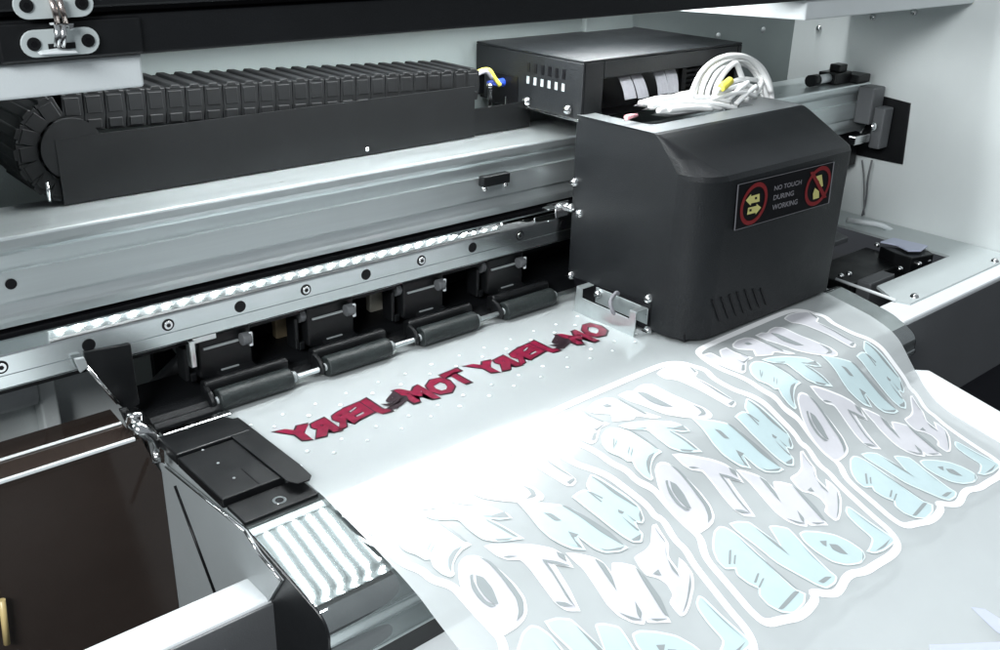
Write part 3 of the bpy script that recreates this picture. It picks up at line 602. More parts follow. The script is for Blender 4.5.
SLITS=[[[1.6938,1.2463],[1.7104,1.1411],[1.7095,1.137],[1.6984,1.1731]],[[1.6889,1.1377],[1.7085,1.1396],[1.7097,1.1347],[1.6909,1.1305]],[[1.7259,1.2884],[1.7233,1.2708],[1.7202,1.2545],[1.7134,1.255],[1.7185,1.2694]],[[1.5301,1.2702],[1.5452,1.2574],[1.5515,1.2191],[1.5582,1.1878],[1.538,1.2012],[1.5268,1.2272]],[[1.6063,1.1763],[1.6177,1.1523],[1.611,1.1373],[1.586,1.1416],[1.6049,1.145],[1.608,1.1564]],[[1.4221,1.2722],[1.4377,1.2711],[1.4401,1.2592],[1.4254,1.2619]],[[1.4748,1.2772],[1.4779,1.2559],[1.4864,1.1986],[1.4801,1.2004],[1.4711,1.2552]],[[1.3417,1.2335],[1.3472,1.2175],[1.3721,1.2217],[1.3785,1.2211],[1.3447,1.2123]],[[1.3124,1.196],[1.3334,1.2104],[1.341,1.2078],[1.3193,1.1914]],[[1.3722,1.2791],[1.3739,1.259],[1.3826,1.2276],[1.3783,1.2265],[1.3679,1.2587]],[[1.3571,1.177],[1.3591,1.1761],[1.3453,1.1625],[1.3327,1.1515],[1.3402,1.162]],[[1.3625,1.1716],[1.3541,1.1641],[1.3383,1.1556],[1.3459,1.1622]],[[1.3698,1.1433],[1.3693,1.1409],[1.3494,1.127],[1.3556,1.1349]],[[1.3747,1.1386],[1.3657,1.13],[1.351,1.1212],[1.3559,1.1269]],[[1.4098,1.1089],[1.3902,1.1084],[1.3717,1.0987],[1.3601,1.0833],[1.3582,1.0738],[1.3717,1.0878],[1.3903,1.1003]],[[1.4063,1.1864],[1.4176,1.1636],[1.4249,1.1107],[1.4199,1.1134],[1.4103,1.1583]],[[1.4857,1.1478],[1.5138,1.1277],[1.5294,1.1207],[1.5295,1.1365],[1.5277,1.1239],[1.4941,1.1454]],[[1.4886,1.1386],[1.5158,1.0807],[1.5074,1.0845],[1.4855,1.1323]],[[1.472,1.0946],[1.5047,1.0825],[1.4936,1.0824],[1.4736,1.09]],[[1.4187,1.1788],[1.4499,1.1681],[1.4441,1.1661]],[[1.5953,1.1013],[1.6086,1.0943],[1.6168,1.0746],[1.6029,1.0792]],[[1.6124,1.0533],[1.6283,1.0413],[1.6166,1.039],[1.611,1.0453],[1.616,1.0224],[1.6152,1.0166],[1.6079,1.0246],[1.5895,1.0383],[1.6098,1.0241]],[[1.6384,1.101],[1.6484,1.095],[1.6746,1.0546],[1.6931,1.0244],[1.7003,0.9894],[1.696,0.9948],[1.6728,1.0326],[1.6563,1.0685]],[[1.6485,1.0055],[1.6586,0.9977],[1.6977,0.9902],[1.6856,0.9871],[1.6547,0.9966]],[[1.7103,1.1047],[1.7185,1.0988],[1.7325,1.0809],[1.7284,1.0796],[1.7181,1.0944],[1.7245,1.0756],[1.7209,1.0748]],[[1.744,1.0522],[1.7532,1.0436],[1.7454,1.0416],[1.7399,1.0468]],[[1.744,1.1265],[1.7493,1.1234],[1.7908,1.0419],[1.7858,1.0431],[1.7611,1.0786]],[[1.7898,1.0357],[1.7834,1.0212],[1.7713,1.0162],[1.7793,1.0296]],[[1.7243,0.9963],[1.7532,0.9979],[1.74,0.9883],[1.7242,0.9923]],[[1.7408,1.0405],[1.7555,1.0076],[1.7543,1.0035],[1.7493,1.0062]],[[1.7543,1.0394],[1.7647,1.0206],[1.7596,1.0228]],[[1.3929,1.0509],[1.4026,1.0423],[1.4039,1.0203],[1.394,0.9929],[1.3853,0.9966],[1.3813,1.0156],[1.3824,1.0357]],[[1.3829,1.0554],[1.3897,1.0539],[1.3826,1.0455],[1.3776,1.0256],[1.3781,1.0052],[1.3883,0.9917],[1.377,0.9931],[1.3692,1.0106],[1.3698,1.0338]],[[1.4194,1.0799],[1.4345,1.0632],[1.4428,1.0141],[1.4386,0.9805],[1.4212,0.9609],[1.4,0.9543],[1.4167,0.968],[1.4301,0.9901],[1.4321,1.0297],[1.4289,1.062]],[[1.4592,1.0596],[1.4712,1.0583],[1.4879,1.0504],[1.469,1.0544]],[[1.5257,1.0292],[1.5491,1.0165],[1.5692,0.998],[1.5567,1.0034],[1.541,1.0138],[1.5299,1.0221],[1.5291,1.0041],[1.5179,0.9507],[1.515,0.9323],[1.5132,0.9525],[1.5243,1.0002],[1.5247,1.0236]],[[1.487,0.9563],[1.5046,0.9476],[1.5126,0.9359],[1.4917,0.9449]],[[1.562,1.0319],[1.5727,1.0202],[1.5666,1.0082],[1.5589,1.0226]],[[1.6223,0.9942],[1.6316,0.9785],[1.6242,0.9507],[1.6106,0.9264],[1.6143,0.9545]],[[1.6275,0.8975],[1.6229,0.8757],[1.6108,0.8684],[1.6117,0.8777]],[[1.5824,0.8939],[1.5957,0.8806],[1.6131,0.8655],[1.5951,0.8731]],[[1.6826,0.9504],[1.6859,0.9254],[1.6794,0.8817],[1.6639,0.8477],[1.6597,0.8581],[1.6725,0.9126]],[[1.6287,0.8615],[1.6603,0.848],[1.636,0.8526]],[[1.7917,1.0014],[1.7877,0.9694],[1.784,0.9638],[1.7891,0.9897]],[[1.7047,0.9245],[1.7223,0.9267],[1.7181,0.9148]],[[1.7585,0.9358],[1.7537,0.9061],[1.7489,0.8987],[1.7484,0.917]],[[1.7767,0.9562],[1.7629,0.9413],[1.7581,0.9351],[1.7658,0.9469]],[[1.7766,0.8949],[1.7555,0.8745],[1.7145,0.8506],[1.6966,0.8442],[1.7281,0.8611]],[[1.3872,0.8908],[1.3931,0.8892],[1.3626,0.8664],[1.3582,0.8691]],[[1.3873,0.8783],[1.3922,0.8771],[1.3712,0.8627],[1.3694,0.8655]],[[1.3997,0.8307],[1.4028,0.8281],[1.3781,0.8167],[1.3746,0.8201]],[[1.4001,0.8187],[1.4036,0.8165],[1.3753,0.8065],[1.3735,0.8092]],[[1.3733,0.7619],[1.4397,0.7723],[1.449,0.7661],[1.383,0.7564]],[[1.4335,0.9166],[1.4374,0.8625],[1.45,0.7696],[1.4458,0.7746],[1.4338,0.864]],[[1.491,0.9093],[1.5049,0.8581],[1.5031,0.8276],[1.495,0.8593]],[[1.508,0.7631],[1.534,0.7635],[1.5468,0.7569],[1.5153,0.755]],[[1.5602,0.8703],[1.5524,0.8334],[1.5502,0.7623],[1.5491,0.8145]],[[1.6156,0.8092],[1.6332,0.8002],[1.6325,0.7743],[1.6189,0.7826],[1.6102,0.7974]],[[1.601,0.8231],[1.6177,0.8168],[1.6031,0.8071],[1.5998,0.8152]],[[1.6737,0.7654],[1.663,0.7546],[1.6467,0.7497],[1.6613,0.7576]],[[1.7019,0.7516],[1.7419,0.7534],[1.7676,0.7557],[1.7343,0.748]],[[1.7527,0.8519],[1.7618,0.7984],[1.7691,0.7574],[1.7587,0.8007]]]
NEXT_PRINT=[[[1.7686,0.5719],[1.7921,0.5539],[1.7975,0.524],[1.797,0.4825],[1.766,0.4683],[1.7573,0.5143]],[[1.5994,0.5706],[1.675,0.5306],[1.7798,0.4747],[1.7212,0.4478],[1.5579,0.5458]]]
BORDER=[(1.275,1.29),(1.2715,1.225),(1.298,1.165),(1.299,1.128),(1.318,1.1),(1.32,1.076),(1.342,1.055),(1.3465,1.0376),(1.3525,.968),(1.357,.937),(1.333,.910),(1.3245,.89),(1.3217,.86),(1.3197,.816),(1.3176,.78),(1.325,.753),(1.362,.745),(1.407,.7315),(1.471,.7406),(1.474,.757),(1.505,.736),(1.53,.729),(1.589,.747),(1.63,.732),(1.673,.732),(1.728,.729),(1.771,.736),(1.7905,.766),(1.79,.816),(1.8,.904),(1.8137,.938),(1.809,.961),(1.8252,1.004),(1.812,1.017),(1.8155,1.037),(1.798,1.074),(1.782,1.112),(1.764,1.139),(1.743,1.167),(1.733,1.216),(1.75,1.25),(1.735,1.275),(1.723,1.30),(1.688,1.318),(1.624,1.32),(1.505,1.318),(1.343,1.315),(1.29,1.31)]
def shape(pl): return [Vector(p) for p in pl]
def stroke(pts, wd, closed=True):
    n = len(pts); P = [Vector(p) for p in pts]; quads = []
    L_, R_ = [], []
    for i in range(n):
        a = P[(i - 1) % n]; b = P[i]; c = P[(i + 1) % n]
        d = ((b - a).normalized() + (c - b).normalized())
        d = d.normalized() if d.length > 1e-6 else (c - b).normalized()
        nn = Vector((-d.y, d.x)); L_.append(b + nn * wd / 2); R_.append(b - nn * wd / 2)
    for i in range(n): quads.append([tuple(L_[i]), tuple(L_[(i + 1) % n]), tuple(R_[(i + 1) % n]), tuple(R_[i])])
    return quads
def chaikin(pts, n=2):
    for _ in range(n):
        o = []
        for i in range(len(pts)):
            a, b = pts[i], pts[(i + 1) % len(pts)]
            o += [(a[0] * .75 + b[0] * .25, a[1] * .75 + b[1] * .25), (a[0] * .25 + b[0] * .75, a[1] * .25 + b[1] * .75)]
        pts = o
    return pts
def soften(pl):
    """round blunt corners, keep the sharp ones"""
    out = []; n = len(pl)
    for i in range(n):
        a, b, c = Vector(pl[i - 1]), Vector(pl[i]), Vector(pl[(i + 1) % n])
        u, v = (a - b), (c - b)
        if u.length < 1e-6 or v.length < 1e-6: continue
        if u.normalized().dot(v.normalized()) < -.1:
            out += [tuple(b + u * .25), tuple(b + (u + v) * .06), tuple(b + v * .25)]
        else: out.append(tuple(b))
    return out
def inset(pl, d):
    n = len(pl); P = [Vector(p) for p in pl]; ar = sum(P[i].x * P[(i + 1) % n].y - P[(i + 1) % n].x * P[i].y for i in range(n)); sg = 1 if ar > 0 else -1; out = []
    for i in range(n):
        u = (P[i] - P[i - 1]).normalized(); v = (P[(i + 1) % n] - P[i]).normalized()
        a = Vector((-u.y, u.x)) * sg; b = Vector((-v.y, v.x)) * sg; k = a + b
        q = k * (d / max(.35, k.dot(a))) if k.length > 1e-6 else a * d
        out.append(tuple(P[i] + q))
    return out
PITCH = (.511, .008)
for k in (-1, 0, 1):
    sh = (PITCH[0] * k, PITCH[1] * k)
    drape(stroke(chaikin(BORDER), .0165), 'outline', 'ink_white', .0010, shift=sh)
    wl = [soften(p) for c, p in LETTERS if c == 'w']; cl = [soften(p) for c, p in LETTERS if c == 'c']
    names = ('N', 'E')
    drape(wl, 'white_lettering', 'ink_white', .0014, shift=sh); drape([inset(p, .0042) for p in wl], 'letter_fill', 'ink_soft', .0018, shift=sh)
    drape(cl, 'blue_lettering', 'ink_cyan_edge', .0020, shift=sh); drape([inset(p, .0038) for p in cl], 'letter_fill', 'ink_cyan', .0024, shift=sh)
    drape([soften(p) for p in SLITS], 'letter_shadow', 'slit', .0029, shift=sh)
drape(NEXT_PRINT, 'lilac_lettering', 'ink_lilac', .0012)
# red print still under the head (mirrored, so it reads from the other side)
def red(body, xa, xb, y0, y1, mt, off, name, shear=0., bold=.05, jag=0.):
    mb = MB()
    fs = add_text(mb, body, lambda u, v: (xb - (xb - xa) * u, y0 + (y1 - y0) * v + .010 * math.sin(6 * u + 1) + 0.0030 * math.sin(43 * u + 5 * v), 0), offset=bold, shear=shear, res=2)
    bm = mb.bm; return drape_bm(bm, name, mt, off)
for k in (0, 1):
    d = .487 * k
    for body, xa, xb, y0, y1 in (('JERRY', .815, 1.050, 1.508, 1.588), ('TOM', 1.105, 1.280, 1.512, 1.590)):
        if k == 1 and body == 'TOM': body, xa, xb = 'OM', 1.105, 1.232
        red(body, xa + d - .006, xb + d + .006, y0 - .005, y1 + .005, 'ink_black', .0010, 'print_outline', bold=.078)
        red(body, xa + d, xb + d, y0, y1, 'ink_red', .0018, 'red_lettering', bold=.058)
    red('&', 1.040 + d, 1.112 + d, 1.528, 1.582, 'ink_black', .0022, 'black_lettering', bold=.05)
# raised dots of the vacuum holes
dm = MB(); px_ = .0768
for r_, y0 in enumerate((1.450, 1.485, 1.610, 1.648)):
    for i in range(0, 14):
        x = .790 + px_ * i + (.5 * px_ if r_ in (1, 2) else 0) + random.uniform(-.004, .004); y = y0 - .008 * (x - .8) / .8 + random.uniform(-.003, .003)
        if x > 1.76: continue
        rr = random.uniform(.0036, .0055); dm.dome((x, y, .0058), (0, 0, 1), rr, .0022, n=10)
tag(dm.build('vacuum_dot', 'white_dot', film))['kind'] = 'stuff'

# platen under the film and the curved metal apron in front of it
m = MB(); m.box(.622, 2.44, 1.362, 1.76, -.10, -.003)
tag(m.build('platen', 'grey', origin=(1.5, 1.5, -.1), bevel=.002), 'flat metal platen carrying the film under the carriage', 'platen')
PL = [(1.358, -.002), (1.33, -.004), (1.2, -.0205), (1.14, -.0285), (1.112, -.0325), (1.092, -.043), (1.082, -.062), (1.081, -.088), (1.062, -.115), (1.085, -.135), (1.10, -.30), (1.30, -.30)]
PRr = [(1.358, -.002), (1.33, -.003), (1.2, -.026), (1.16, -.040), (1.135, -.051), (1.115, -.064), (1.105, -.080), (1.104, -.100), (1.10, -.118), (1.115, -.13), (1.20, -.22), (1.30, -.26)]
def dense(p, n=6):
    q = smoothpts([(0, y, z) for y, z in p[:10]], n); return [(v.y, v.z) for v in q] + p[10:]
A0, A1 = dense(PL), dense(PRr)
apron = thing('apron', (1.5, 1.2, -.03), 'curved shiny metal apron with striped light reflections below the film', 'apron')
m = MB(); nx = 16; AXL, AXR = .622, 2.475
grid = [[m.bm.verts.new((AXL + (AXR - AXL) * j / nx, A0[i][0] + (A1[i][0] - A0[i][0]) * j / nx, A0[i][1] + (A1[i][1] - A0[i][1]) * j / nx)) for j in range(nx + 1)] for i in range(len(A0))]
cut = len(A0) - 3
for i in range(cut):
    for j in range(nx): m.bm.faces.new((grid[i][j], grid[i][j + 1], grid[i + 1][j + 1], grid[i + 1][j])).smooth = True
for v in [v for v in m.bm.verts if not v.link_faces]: m.bm.verts.remove(v)
m.build('apron_sheet', 'apron', apron)
m = MB()
rows = [[(AXL + .002 + (AXR - AXL - .004) * j / nx, A0[i][0] + (A1[i][0] - A0[i][0]) * j / nx + .003, A0[i][1] + (A1[i][1] - A0[i][1]) * j / nx) for j in range(nx + 1)] for i in range(cut - 1, len(A0))]
vv = [[m.bm.verts.new(p) for p in r_] for r_ in rows]
for i in range(len(vv) - 1):
    for j in range(nx): m.bm.faces.new((vv[i][j], vv[i][j + 1], vv[i + 1][j + 1], vv[i + 1][j]))
m.build('skirt', 'black', apron)
for xx, prof_, nm in ((AXL - .004, A0, 'end_cap'), (AXR + .004, A1, 'end_cap')):
    m = MB(); m.prism([(xx, y, z - .002) for y, z in prof_] + [(1.358, .0) if False else (xx, 1.358, -.30)], (.003 if xx < 1 else -.003, 0, 0)); m.build(nm, 'black', apron)

# lower white tray
m = MB(); tz = lambda y: -.196 + (y - 1.10) * .20
m.prism([(.30, 1.12, tz(1.12)), (2.535, 1.12, tz(1.12)), (2.575, 1.095, tz(1.095)), (2.575, -.2, tz(-.2)), (.30, -.2, tz(-.2))], (0, 0, -.03))
tag(m.build('catch_tray', 'tray', origin=(1.5, .5, -.3), bevel=.004), 'sloping white catch tray under the hanging end of the film', 'tray')

# media clamp at the left edge of the film
clamp = thing('media_clamp', (.69, 1.5, 0), 'black media clamp plates with one screw at the left film edge', 'clamp')
m = MB(); m.prism([(.616, 1.602, -.002), (.616, 1.686, -.002), (.754, 1.686, -.002), (.770, 1.655, -.002), (.770, 1.602, -.002)], (0, 0, .024)); m.build('rear_block', 'black', clamp, bevel=.003)
m = MB(); m.box(.616, .740, 1.418, 1.599, -.002, .017); m.build('cover_plate', 'black', clamp, bevel=.0025)
m = MB(); m.box(.690, .6925, 1.418, 1.49, .0165, .0174); m.build('plate_seam', 'label_black', clamp)
m = MB(); m.prism([(.727, 1.665, .0185), (.775, 1.665, .0185), (.779, 1.43, .0185), (.776, 1.385, .0185), (.766, 1.374, .0185), (.742, 1.376, .0185), (.732, 1.395, .0185)], (0, 0, .0030)); m.build('edge_strip', 'black', clamp, bevel=.0010)
m = MB(); m.box(.622, .767, 1.348, 1.415, -.003, .0045); fp = m.build('front_plate', 'black', clamp, bevel=.0015)
m = MB(); p = at(279.5, 500.5, 2, .005); m.tube([(p.x, p.y, .0044), (p.x, p.y, .0058)], .0125, 20); m.tube([(p.x, p.y, .0059), (p.x, p.y, .0062)], .0075, 20, 1); m.build('screw', ['steel', 'label_black'], clamp)
for px, py in ((203, 450), (218, 463), (234, 478)):
    p = at(px, py, 2, .0175); m = MB(); m.tube([(p.x, p.y, .0168), (p.x, p.y, .0178)], .0028, 8); m.build('rivet', 'grey', clamp)
m = MB(); m.box(.628, .776, 1.690, 1.712, -.002, .020)
tag(m.build('edge_bar', 'steel', origin=(.7, 1.7, 0), bevel=.004), 'thin bright steel bar between the black clamp and the black feed guide', 'bar')

# ================================================================== FEED GUIDE AND PINCH ROLLERS
m = MB(); m.px([(1.775, -.05), (1.775, .012), (1.80, .030), (1.84, .040), (1.94, .050), (1.95, -.05)], .78, 2.44)
tag(m.build('feed_guide', 'frame', origin=(1.6, 1.85, 0), bevel=.003), 'long dark feed guide bar lying behind the pinch rollers', 'guide')
m = MB(); m.px([(1.722, -.04), (1.722, .018), (1.732, .026), (1.742, .022), (1.752, .030), (1.90, .034), (1.90, -.04)], .628, .772)
tag(m.build('guide_block', 'frame', origin=(.7, 1.8, 0), bevel=.002), 'ribbed black guide block left of the leftmost pinch roller', 'guide')

RZ = .029; RR = .0235
def make_roller(cx, cy, ln):
    t = thing('pinch_roller', (cx, cy, RZ), '', 'roller', 'pinch rollers on the film')
    m = MB(); h = ln / 2
    pts = [(cx - h, cy, RZ), (cx - h + .004, cy, RZ), (cx + h - .004, cy, RZ), (cx + h, cy, RZ)]
    m.tube(pts, RR, 24); m.build('roller', 'rubber', t, bevel=.003)
    m = MB(); m.tube([(cx - h - .012, cy, RZ), (cx + h + .016, cy, RZ)], .009, 12); m.tube([(cx + h + .004, cy, RZ), (cx + h + .012, cy, RZ)], .013, 12); m.build('axle', 'grey', t)
    # cradle: long rounded channel behind the roller with an ear at its left end
    m = MB(); y0 = cy + .020
    m.px([(y0, RZ + .006), (y0, RZ + .030), (y0 + .010, RZ + .036), (y0 + .030, RZ + .030), (y0 + .030, RZ - .012)], cx - h - .014, cx + h + .012)
    m.prism([(cx - h - .018, cy + .03, RZ - .014), (cx - h - .018, cy - .010, RZ - .014), (cx - h - .018, cy - .014, RZ + .006), (cx - h - .018, cy + .004, RZ + .022), (cx - h - .018, cy + .03, RZ + .030)], (.012, 0, 0))
    m.build('cradle', 'black', t, bevel=.005)
    # mount block up to the rail
    m = MB(); bx = cx - .030; yb_ = cy + .055
    m.prism([(bx - .062, yb_, .060), (bx - .062, yb_, .152), (bx + .060, yb_, .152), (bx + .060, yb_, .062), (bx + .04, yb_, .050), (bx - .03, yb_, .046)], (0, .09, 0)); mt = m.build('mount', 'black', t, bevel=.005)
    m = MB(); m.box(bx - .050, bx + .028, yb_ - .005, yb_ - .0005, .1225, .1265); m.build('painted_highlight', 'grey', mt); m = MB(); m.box(bx - .015, bx + .025, yb_ - .004, yb_ - .0005, .066, .0685); m.build('label_strip', 'grey', mt)  # first grey strip is the mount's highlight line, painted on
    m = MB(); m.tube([(bx + .030, yb_ - .012, .128), (bx + .050, yb_ - .012, .128)], .014, 14); m.build('knob', 'bodydark', t, bevel=.002); m = MB(); m.tube([(bx - .075, yb_ + .02, .132), (bx - .055, yb_ + .02, .132)], .017, 14); m.build('knob', 'bodydark', t, bevel=.002)
    m = MB(); m.box(bx + .046, bx + .054, yb_ - .020, yb_ - .014, .110, .142); m.build('lever', 'white', t, bevel=.002)
    m = MB(); m.box(bx - .088, bx - .078, yb_ + .01, yb_ + .05, .055, .13); m.box(bx - .078, bx - .062, yb_ + .012, yb_ + .03, .05, .07); m.build('hook', 'black', t, bevel=.003)
    m = MB(); m.px([(cy + .03, RZ + .02), (cy + .03, RZ + .03), (yb_ + .03, .075), (yb_ + .05, .06)], cx - .055, cx + .03); m.build('arm', 'black', t, bevel=.003)
    return t
ends = [((229, 403), (291, 384.5)), ((337, 369), (391, 353.5)), ((432, 340.5), (482, 327)), ((516, 315), (562, 303))]
rl = ['dark pinch roller nearest the black media clamp, above the first red letters', 'second dark pinch roller counting from the black media clamp', 'dark pinch roller above the middle of the red print, next to last before the carriage', 'dark pinch roller nearest the black print carriage']
proto = None; rcs = []
for (a, b), lb in zip(ends, rl):
    A, B = at(*a, 2, RZ), at(*b, 2, RZ); cx = (A.x + B.x) / 2; rcs.append(cx)
    if proto is None: proto = make_roller(cx, 1.742, .168); t = proto
    else: t = copy_tree(proto, (cx, 1.742, RZ))
    t['label'] = lb
m = MB(); m.tube([(.775, 1.742, RZ - .002), (1.86, 1.742, RZ - .002)], .0062, 10)
tag(m.build('roller_shaft', 'alu', origin=(1.2, 1.742, RZ)), 'slim steel shaft linking the pinch rollers over the film', 'shaft')

# dim interior behind the rollers
m = MB(); m.box(.76, XW - .05, 2.04, 2.06, -.5, .25)
tag(m.build('rear_partition', 'frame', origin=(2, 2.05, -.5)), 'black inner panel deep behind the pinch rollers', 'panel')
def deep(name, mt, px0, px1, y, z0, z1, label, cat, tk=.02):
    a, b = at(px0, 330, 1, y), at(px1, 330, 1, y); m = MB(); m.box(a.x, b.x, y, y + tk, z0, z1)
    return tag(m.build(name, mt, origin=((a.x + b.x) / 2, y, z0), bevel=.003), label, cat)
deep('brown_board', 'brown', 276, 338, 1.905, -.02, .148, 'dim brown board behind the gap beside the second pinch roller', 'board')
deep('beige_board', 'beige', 371, 390, 1.905, -.02, .148, 'narrow beige board in the gap between two roller mounts', 'board')
deep('brown_board', 'brown', 397, 425, 1.903, -.02, .14, 'small brown board just right of the narrow beige board', 'board')
m = MB(); c_ = at(190, 368, 1, 1.98); m.tube(smoothpts([c_ + Vector((-.10, 0, -.03)), c_ + Vector((-.03, -.03, .04)), c_ + Vector((.03, 0, .06)), c_ + Vector((.07, .02, -.02))]), .016, 10)
tag(m.build('interior_hose', 'bodydark', origin=c_, smooth=True), 'dark hose curving in the shadow behind the black guide block', 'hose')
m = MB(); c_ = at(192, 362, 1, 1.96); m.tube([c_ + Vector((-.02, 0, .05)), c_ + Vector((.01, 0, -.02))], .022, 12, r2=.012)
tag(m.build('interior_fitting', 'grey', origin=c_, smooth=True), 'grey tapered fitting half hidden in the shadow under the rail', 'fitting')
m = MB(); c_ = at(178, 384, 1, 1.94); m.dome(c_, (0, -1, .5), .025, .016); m.dome(c_ + Vector((.04, 0, .006)), (0, -1, .5), .018, .012)
tag(m.build('brass_joint', 'copper', origin=c_), 'small warm metal joint in the shadow behind the guide block', 'fitting')

# ================================================================== LEFT END
SX = .618
side = thing('end_plate', (SX, 1.5, -.3), 'grey painted end plate with a folded seam below the black clamp', 'plate')
pl = [at(px, py, 0, SX) for px, py in ((160, 455), (168, 466), (247, 530), (262, 553), (284, 580))]
m = MB(); m.prism(pl + [Vector((SX, 1.275, -.12)), Vector((SX, 1.275, -.5)), Vector((SX, 1.80, -.5)), Vector((SX, 1.80, -.002))], (-.006, 0, 0)); m.build('sheet', 'grey', side)
m = MB(); edge = pl[1:]
for a, b in zip(edge, edge[1:]): m.tube([a + Vector((-.005, 0, 0)), b + Vector((-.005, 0, 0))], .0022, 8)
m.build('rim', 'steel', side)
a, b = at(175, 486, 0, SX - .008), at(216, 596, 0, SX - .008); m = MB(); m.tube([a, b], .003, 6); m.build('seam', 'label_black', side)
# left ledge
m = MB(); zl = -.10; p0, p1 = at(265, 570, 2, zl), at(292, 587, 2, zl)
m.px([(1.265, zl), (1.342, zl), (1.342, zl - .02), (1.285, zl - .02), (1.285, -1.2), (1.265, -1.2)], -1.2, .660)
led_ = thing('left_cabinet', (.1, 1.28, -1.2), 'white topped cabinet ledge with dark front in the lower left corner', 'cabinet')
m.build('top_edge', 'white', led_, bevel=.008, seg=3)
m = MB(); m.box(-1.2, .657, 1.259, 1.2645, -1.2, zl - .008); m.build('front', 'bodydark', led_, bevel=.002)
# smoked acrylic cover
smk = thing('smoked_cover', (.2, 1.7, -.4), 'dark brown smoked acrylic cover with two pale strips painted as edge glints', 'cover')
ZS = .040
pts = {k: at(px, py, 2, ZS) for k, (px, py) in dict(bl=(-2, 440), br=(112, 411), m1=(-2, 460), m2=(124, 425), f1=(-2, 482), f2=(137, 440)).items()}
yback, ymid, yfr = (pts['br'].y + pts['bl'].y) / 2, (pts['m2'].y + pts['m1'].y) / 2, (pts['f2'].y + pts['f1'].y) / 2
m = MB(); m.prism([(-1.2, yfr, ZS), (pts['f2'].x, yfr, ZS), (pts['br'].x, yback, ZS), (-1.2, yback, ZS)], (0, 0, -.012)); m.build('top_sheet', 'smoked', smk, bevel=.0006)
m = MB(); m.prism([(-1.2, yfr + .001, ZS - .004), (.582, yfr + .001, ZS - .004), (.598, yfr + .001, -.02), (.6115, yfr + .001, -.05), (.6115, yfr + .001, -.6), (-1.2, yfr + .001, -.6)], (0, .010, 0)); m.build('front_sheet', 'smoked', smk, bevel=.0006)
m = MB(); m.box(-1.2, pts['m2'].x - .002, ymid - .004, ymid + .004, ZS + .0005, ZS + .004); m.build('strip', 'white', smk, bevel=.0015)  # edge reflection painted as a white strip
m = MB(); m.box(-1.2, pts['f2'].x - .002, yfr - .004, yfr + .003, ZS - .002, ZS + .005); m.build('strip', 'white', smk, bevel=.0015)  # front edge highlight, also painted as a white strip
# warm glow at the far left, put into the colour of a short tube
m = MB(); a, b = at(2, 600, 1, yfr - .012), at(7, 644, 1, yfr - .012); m.tube([a, b], .006, 8)
tag(m.build('amber_glow', 'amber', origin=a), 'painted amber glow at the far left against the smoked cover', 'tube')
# pale interior panels behind the smoked cover
m = MB(); m.box(-1.2, .66, 1.985, 2.0, -.3, .25)
tag(m.build('rear_partition', 'wall', origin=(.2, 1.99, -.3)), 'pale grey inner panel seen behind the smoked cover', 'panel')
a, b = at(40, 400, 1, 1.93), at(58, 400, 1, 1.93); m = MB(); m.box(a.x, b.x, 1.93, 1.98, -.1, .24)
tag(m.build('inner_post', 'wall', origin=(a.x, 1.95, -.1), bevel=.004), 'pale upright post behind the smoked cover', 'post')
m = MB(); m.tube([(-1.0, 1.95, .085), (at(33, 400, 1, 1.95).x, 1.95, .085)], .05, 20)
tag(m.build('inner_roll', 'lining', origin=(0, 1.95, .085)), 'pale roll lying left of the upright post behind the smoked cover', 'roll')
# black gusset and silver joint by the rail end
gus = thing('black_gusset', (.60, 1.80, .03), 'black triangular gusset plate hanging below the left part of the rail', 'bracket')
Yg = 1.765
m = MB(); m.prism([at(84, 352, 1, Yg), at(131, 344, 1, Yg), at(140, 404, 1, Yg), at(128, 412, 1, Yg), at(118, 404, 1, Yg), at(86, 364, 1, Yg)], (0, .012, 0)); m.build('plate', 'black', gus, bevel=.002)
m = MB(); e0, e1 = at(86, 366, 1, Yg - .004), at(118, 403, 1, Yg - .004); m.tube([e0, e1], .004, 8); m.build('edge_strip', 'steel', gus); m = MB(); m.prism([at(73, 358, 1, Yg - .004), at(83, 356, 1, Yg - .004), at(87, 366, 1, Yg - .004), at(79, 372, 1, Yg - .004)], (0, -.008, 0)); m.build('edge_clip', 'grey', gus, bevel=.002)
jt = thing('hinge_joint', (.60, 1.70, 0), 'shiny silver hinge joint between smoked cover and black clamp', 'hinge')
Yj = 1.69
m = MB(); m.tube(smoothpts([at(134, 412, 1, Yj + .02), at(135, 424, 1, Yj + .02), at(140, 430, 1, Yj), at(150, 437, 1, Yj), at(153, 452, 1, Yj), at(151, 460, 1, Yj)], 5), .016, 12); m.build('barrel', 'steel', jt, smooth=True)
m = MB(); m.prism([at(120, 410, 1, Yj + .03), at(128, 408, 1, Yj + .03), at(140, 440, 1, Yj + .03), at(132, 436, 1, Yj + .03)], (0, .01, 0)); m.prism([at(138, 446, 1, Yj - .01), at(160, 452, 1, Yj - .01), at(163, 462, 1, Yj - .01), at(149, 467, 1, Yj - .01)], (0, .01, 0)); m.build('hinge_leaf', 'black', jt, bevel=.002)
m = MB(); m.dome(at(157, 457, 1, Yj - .02), (0, -1, .5), .010, .010); m.build('hinge_screw', 'steel', jt)
m = MB(); m.prism([at(161, 447, 0, .606), at(166, 450, 0, .606), at(167, 463, 0, .606), at(163, 462, 0, .606)], (-.004, 0, 0)); m.build('hinge_tab', 'steel', jt)

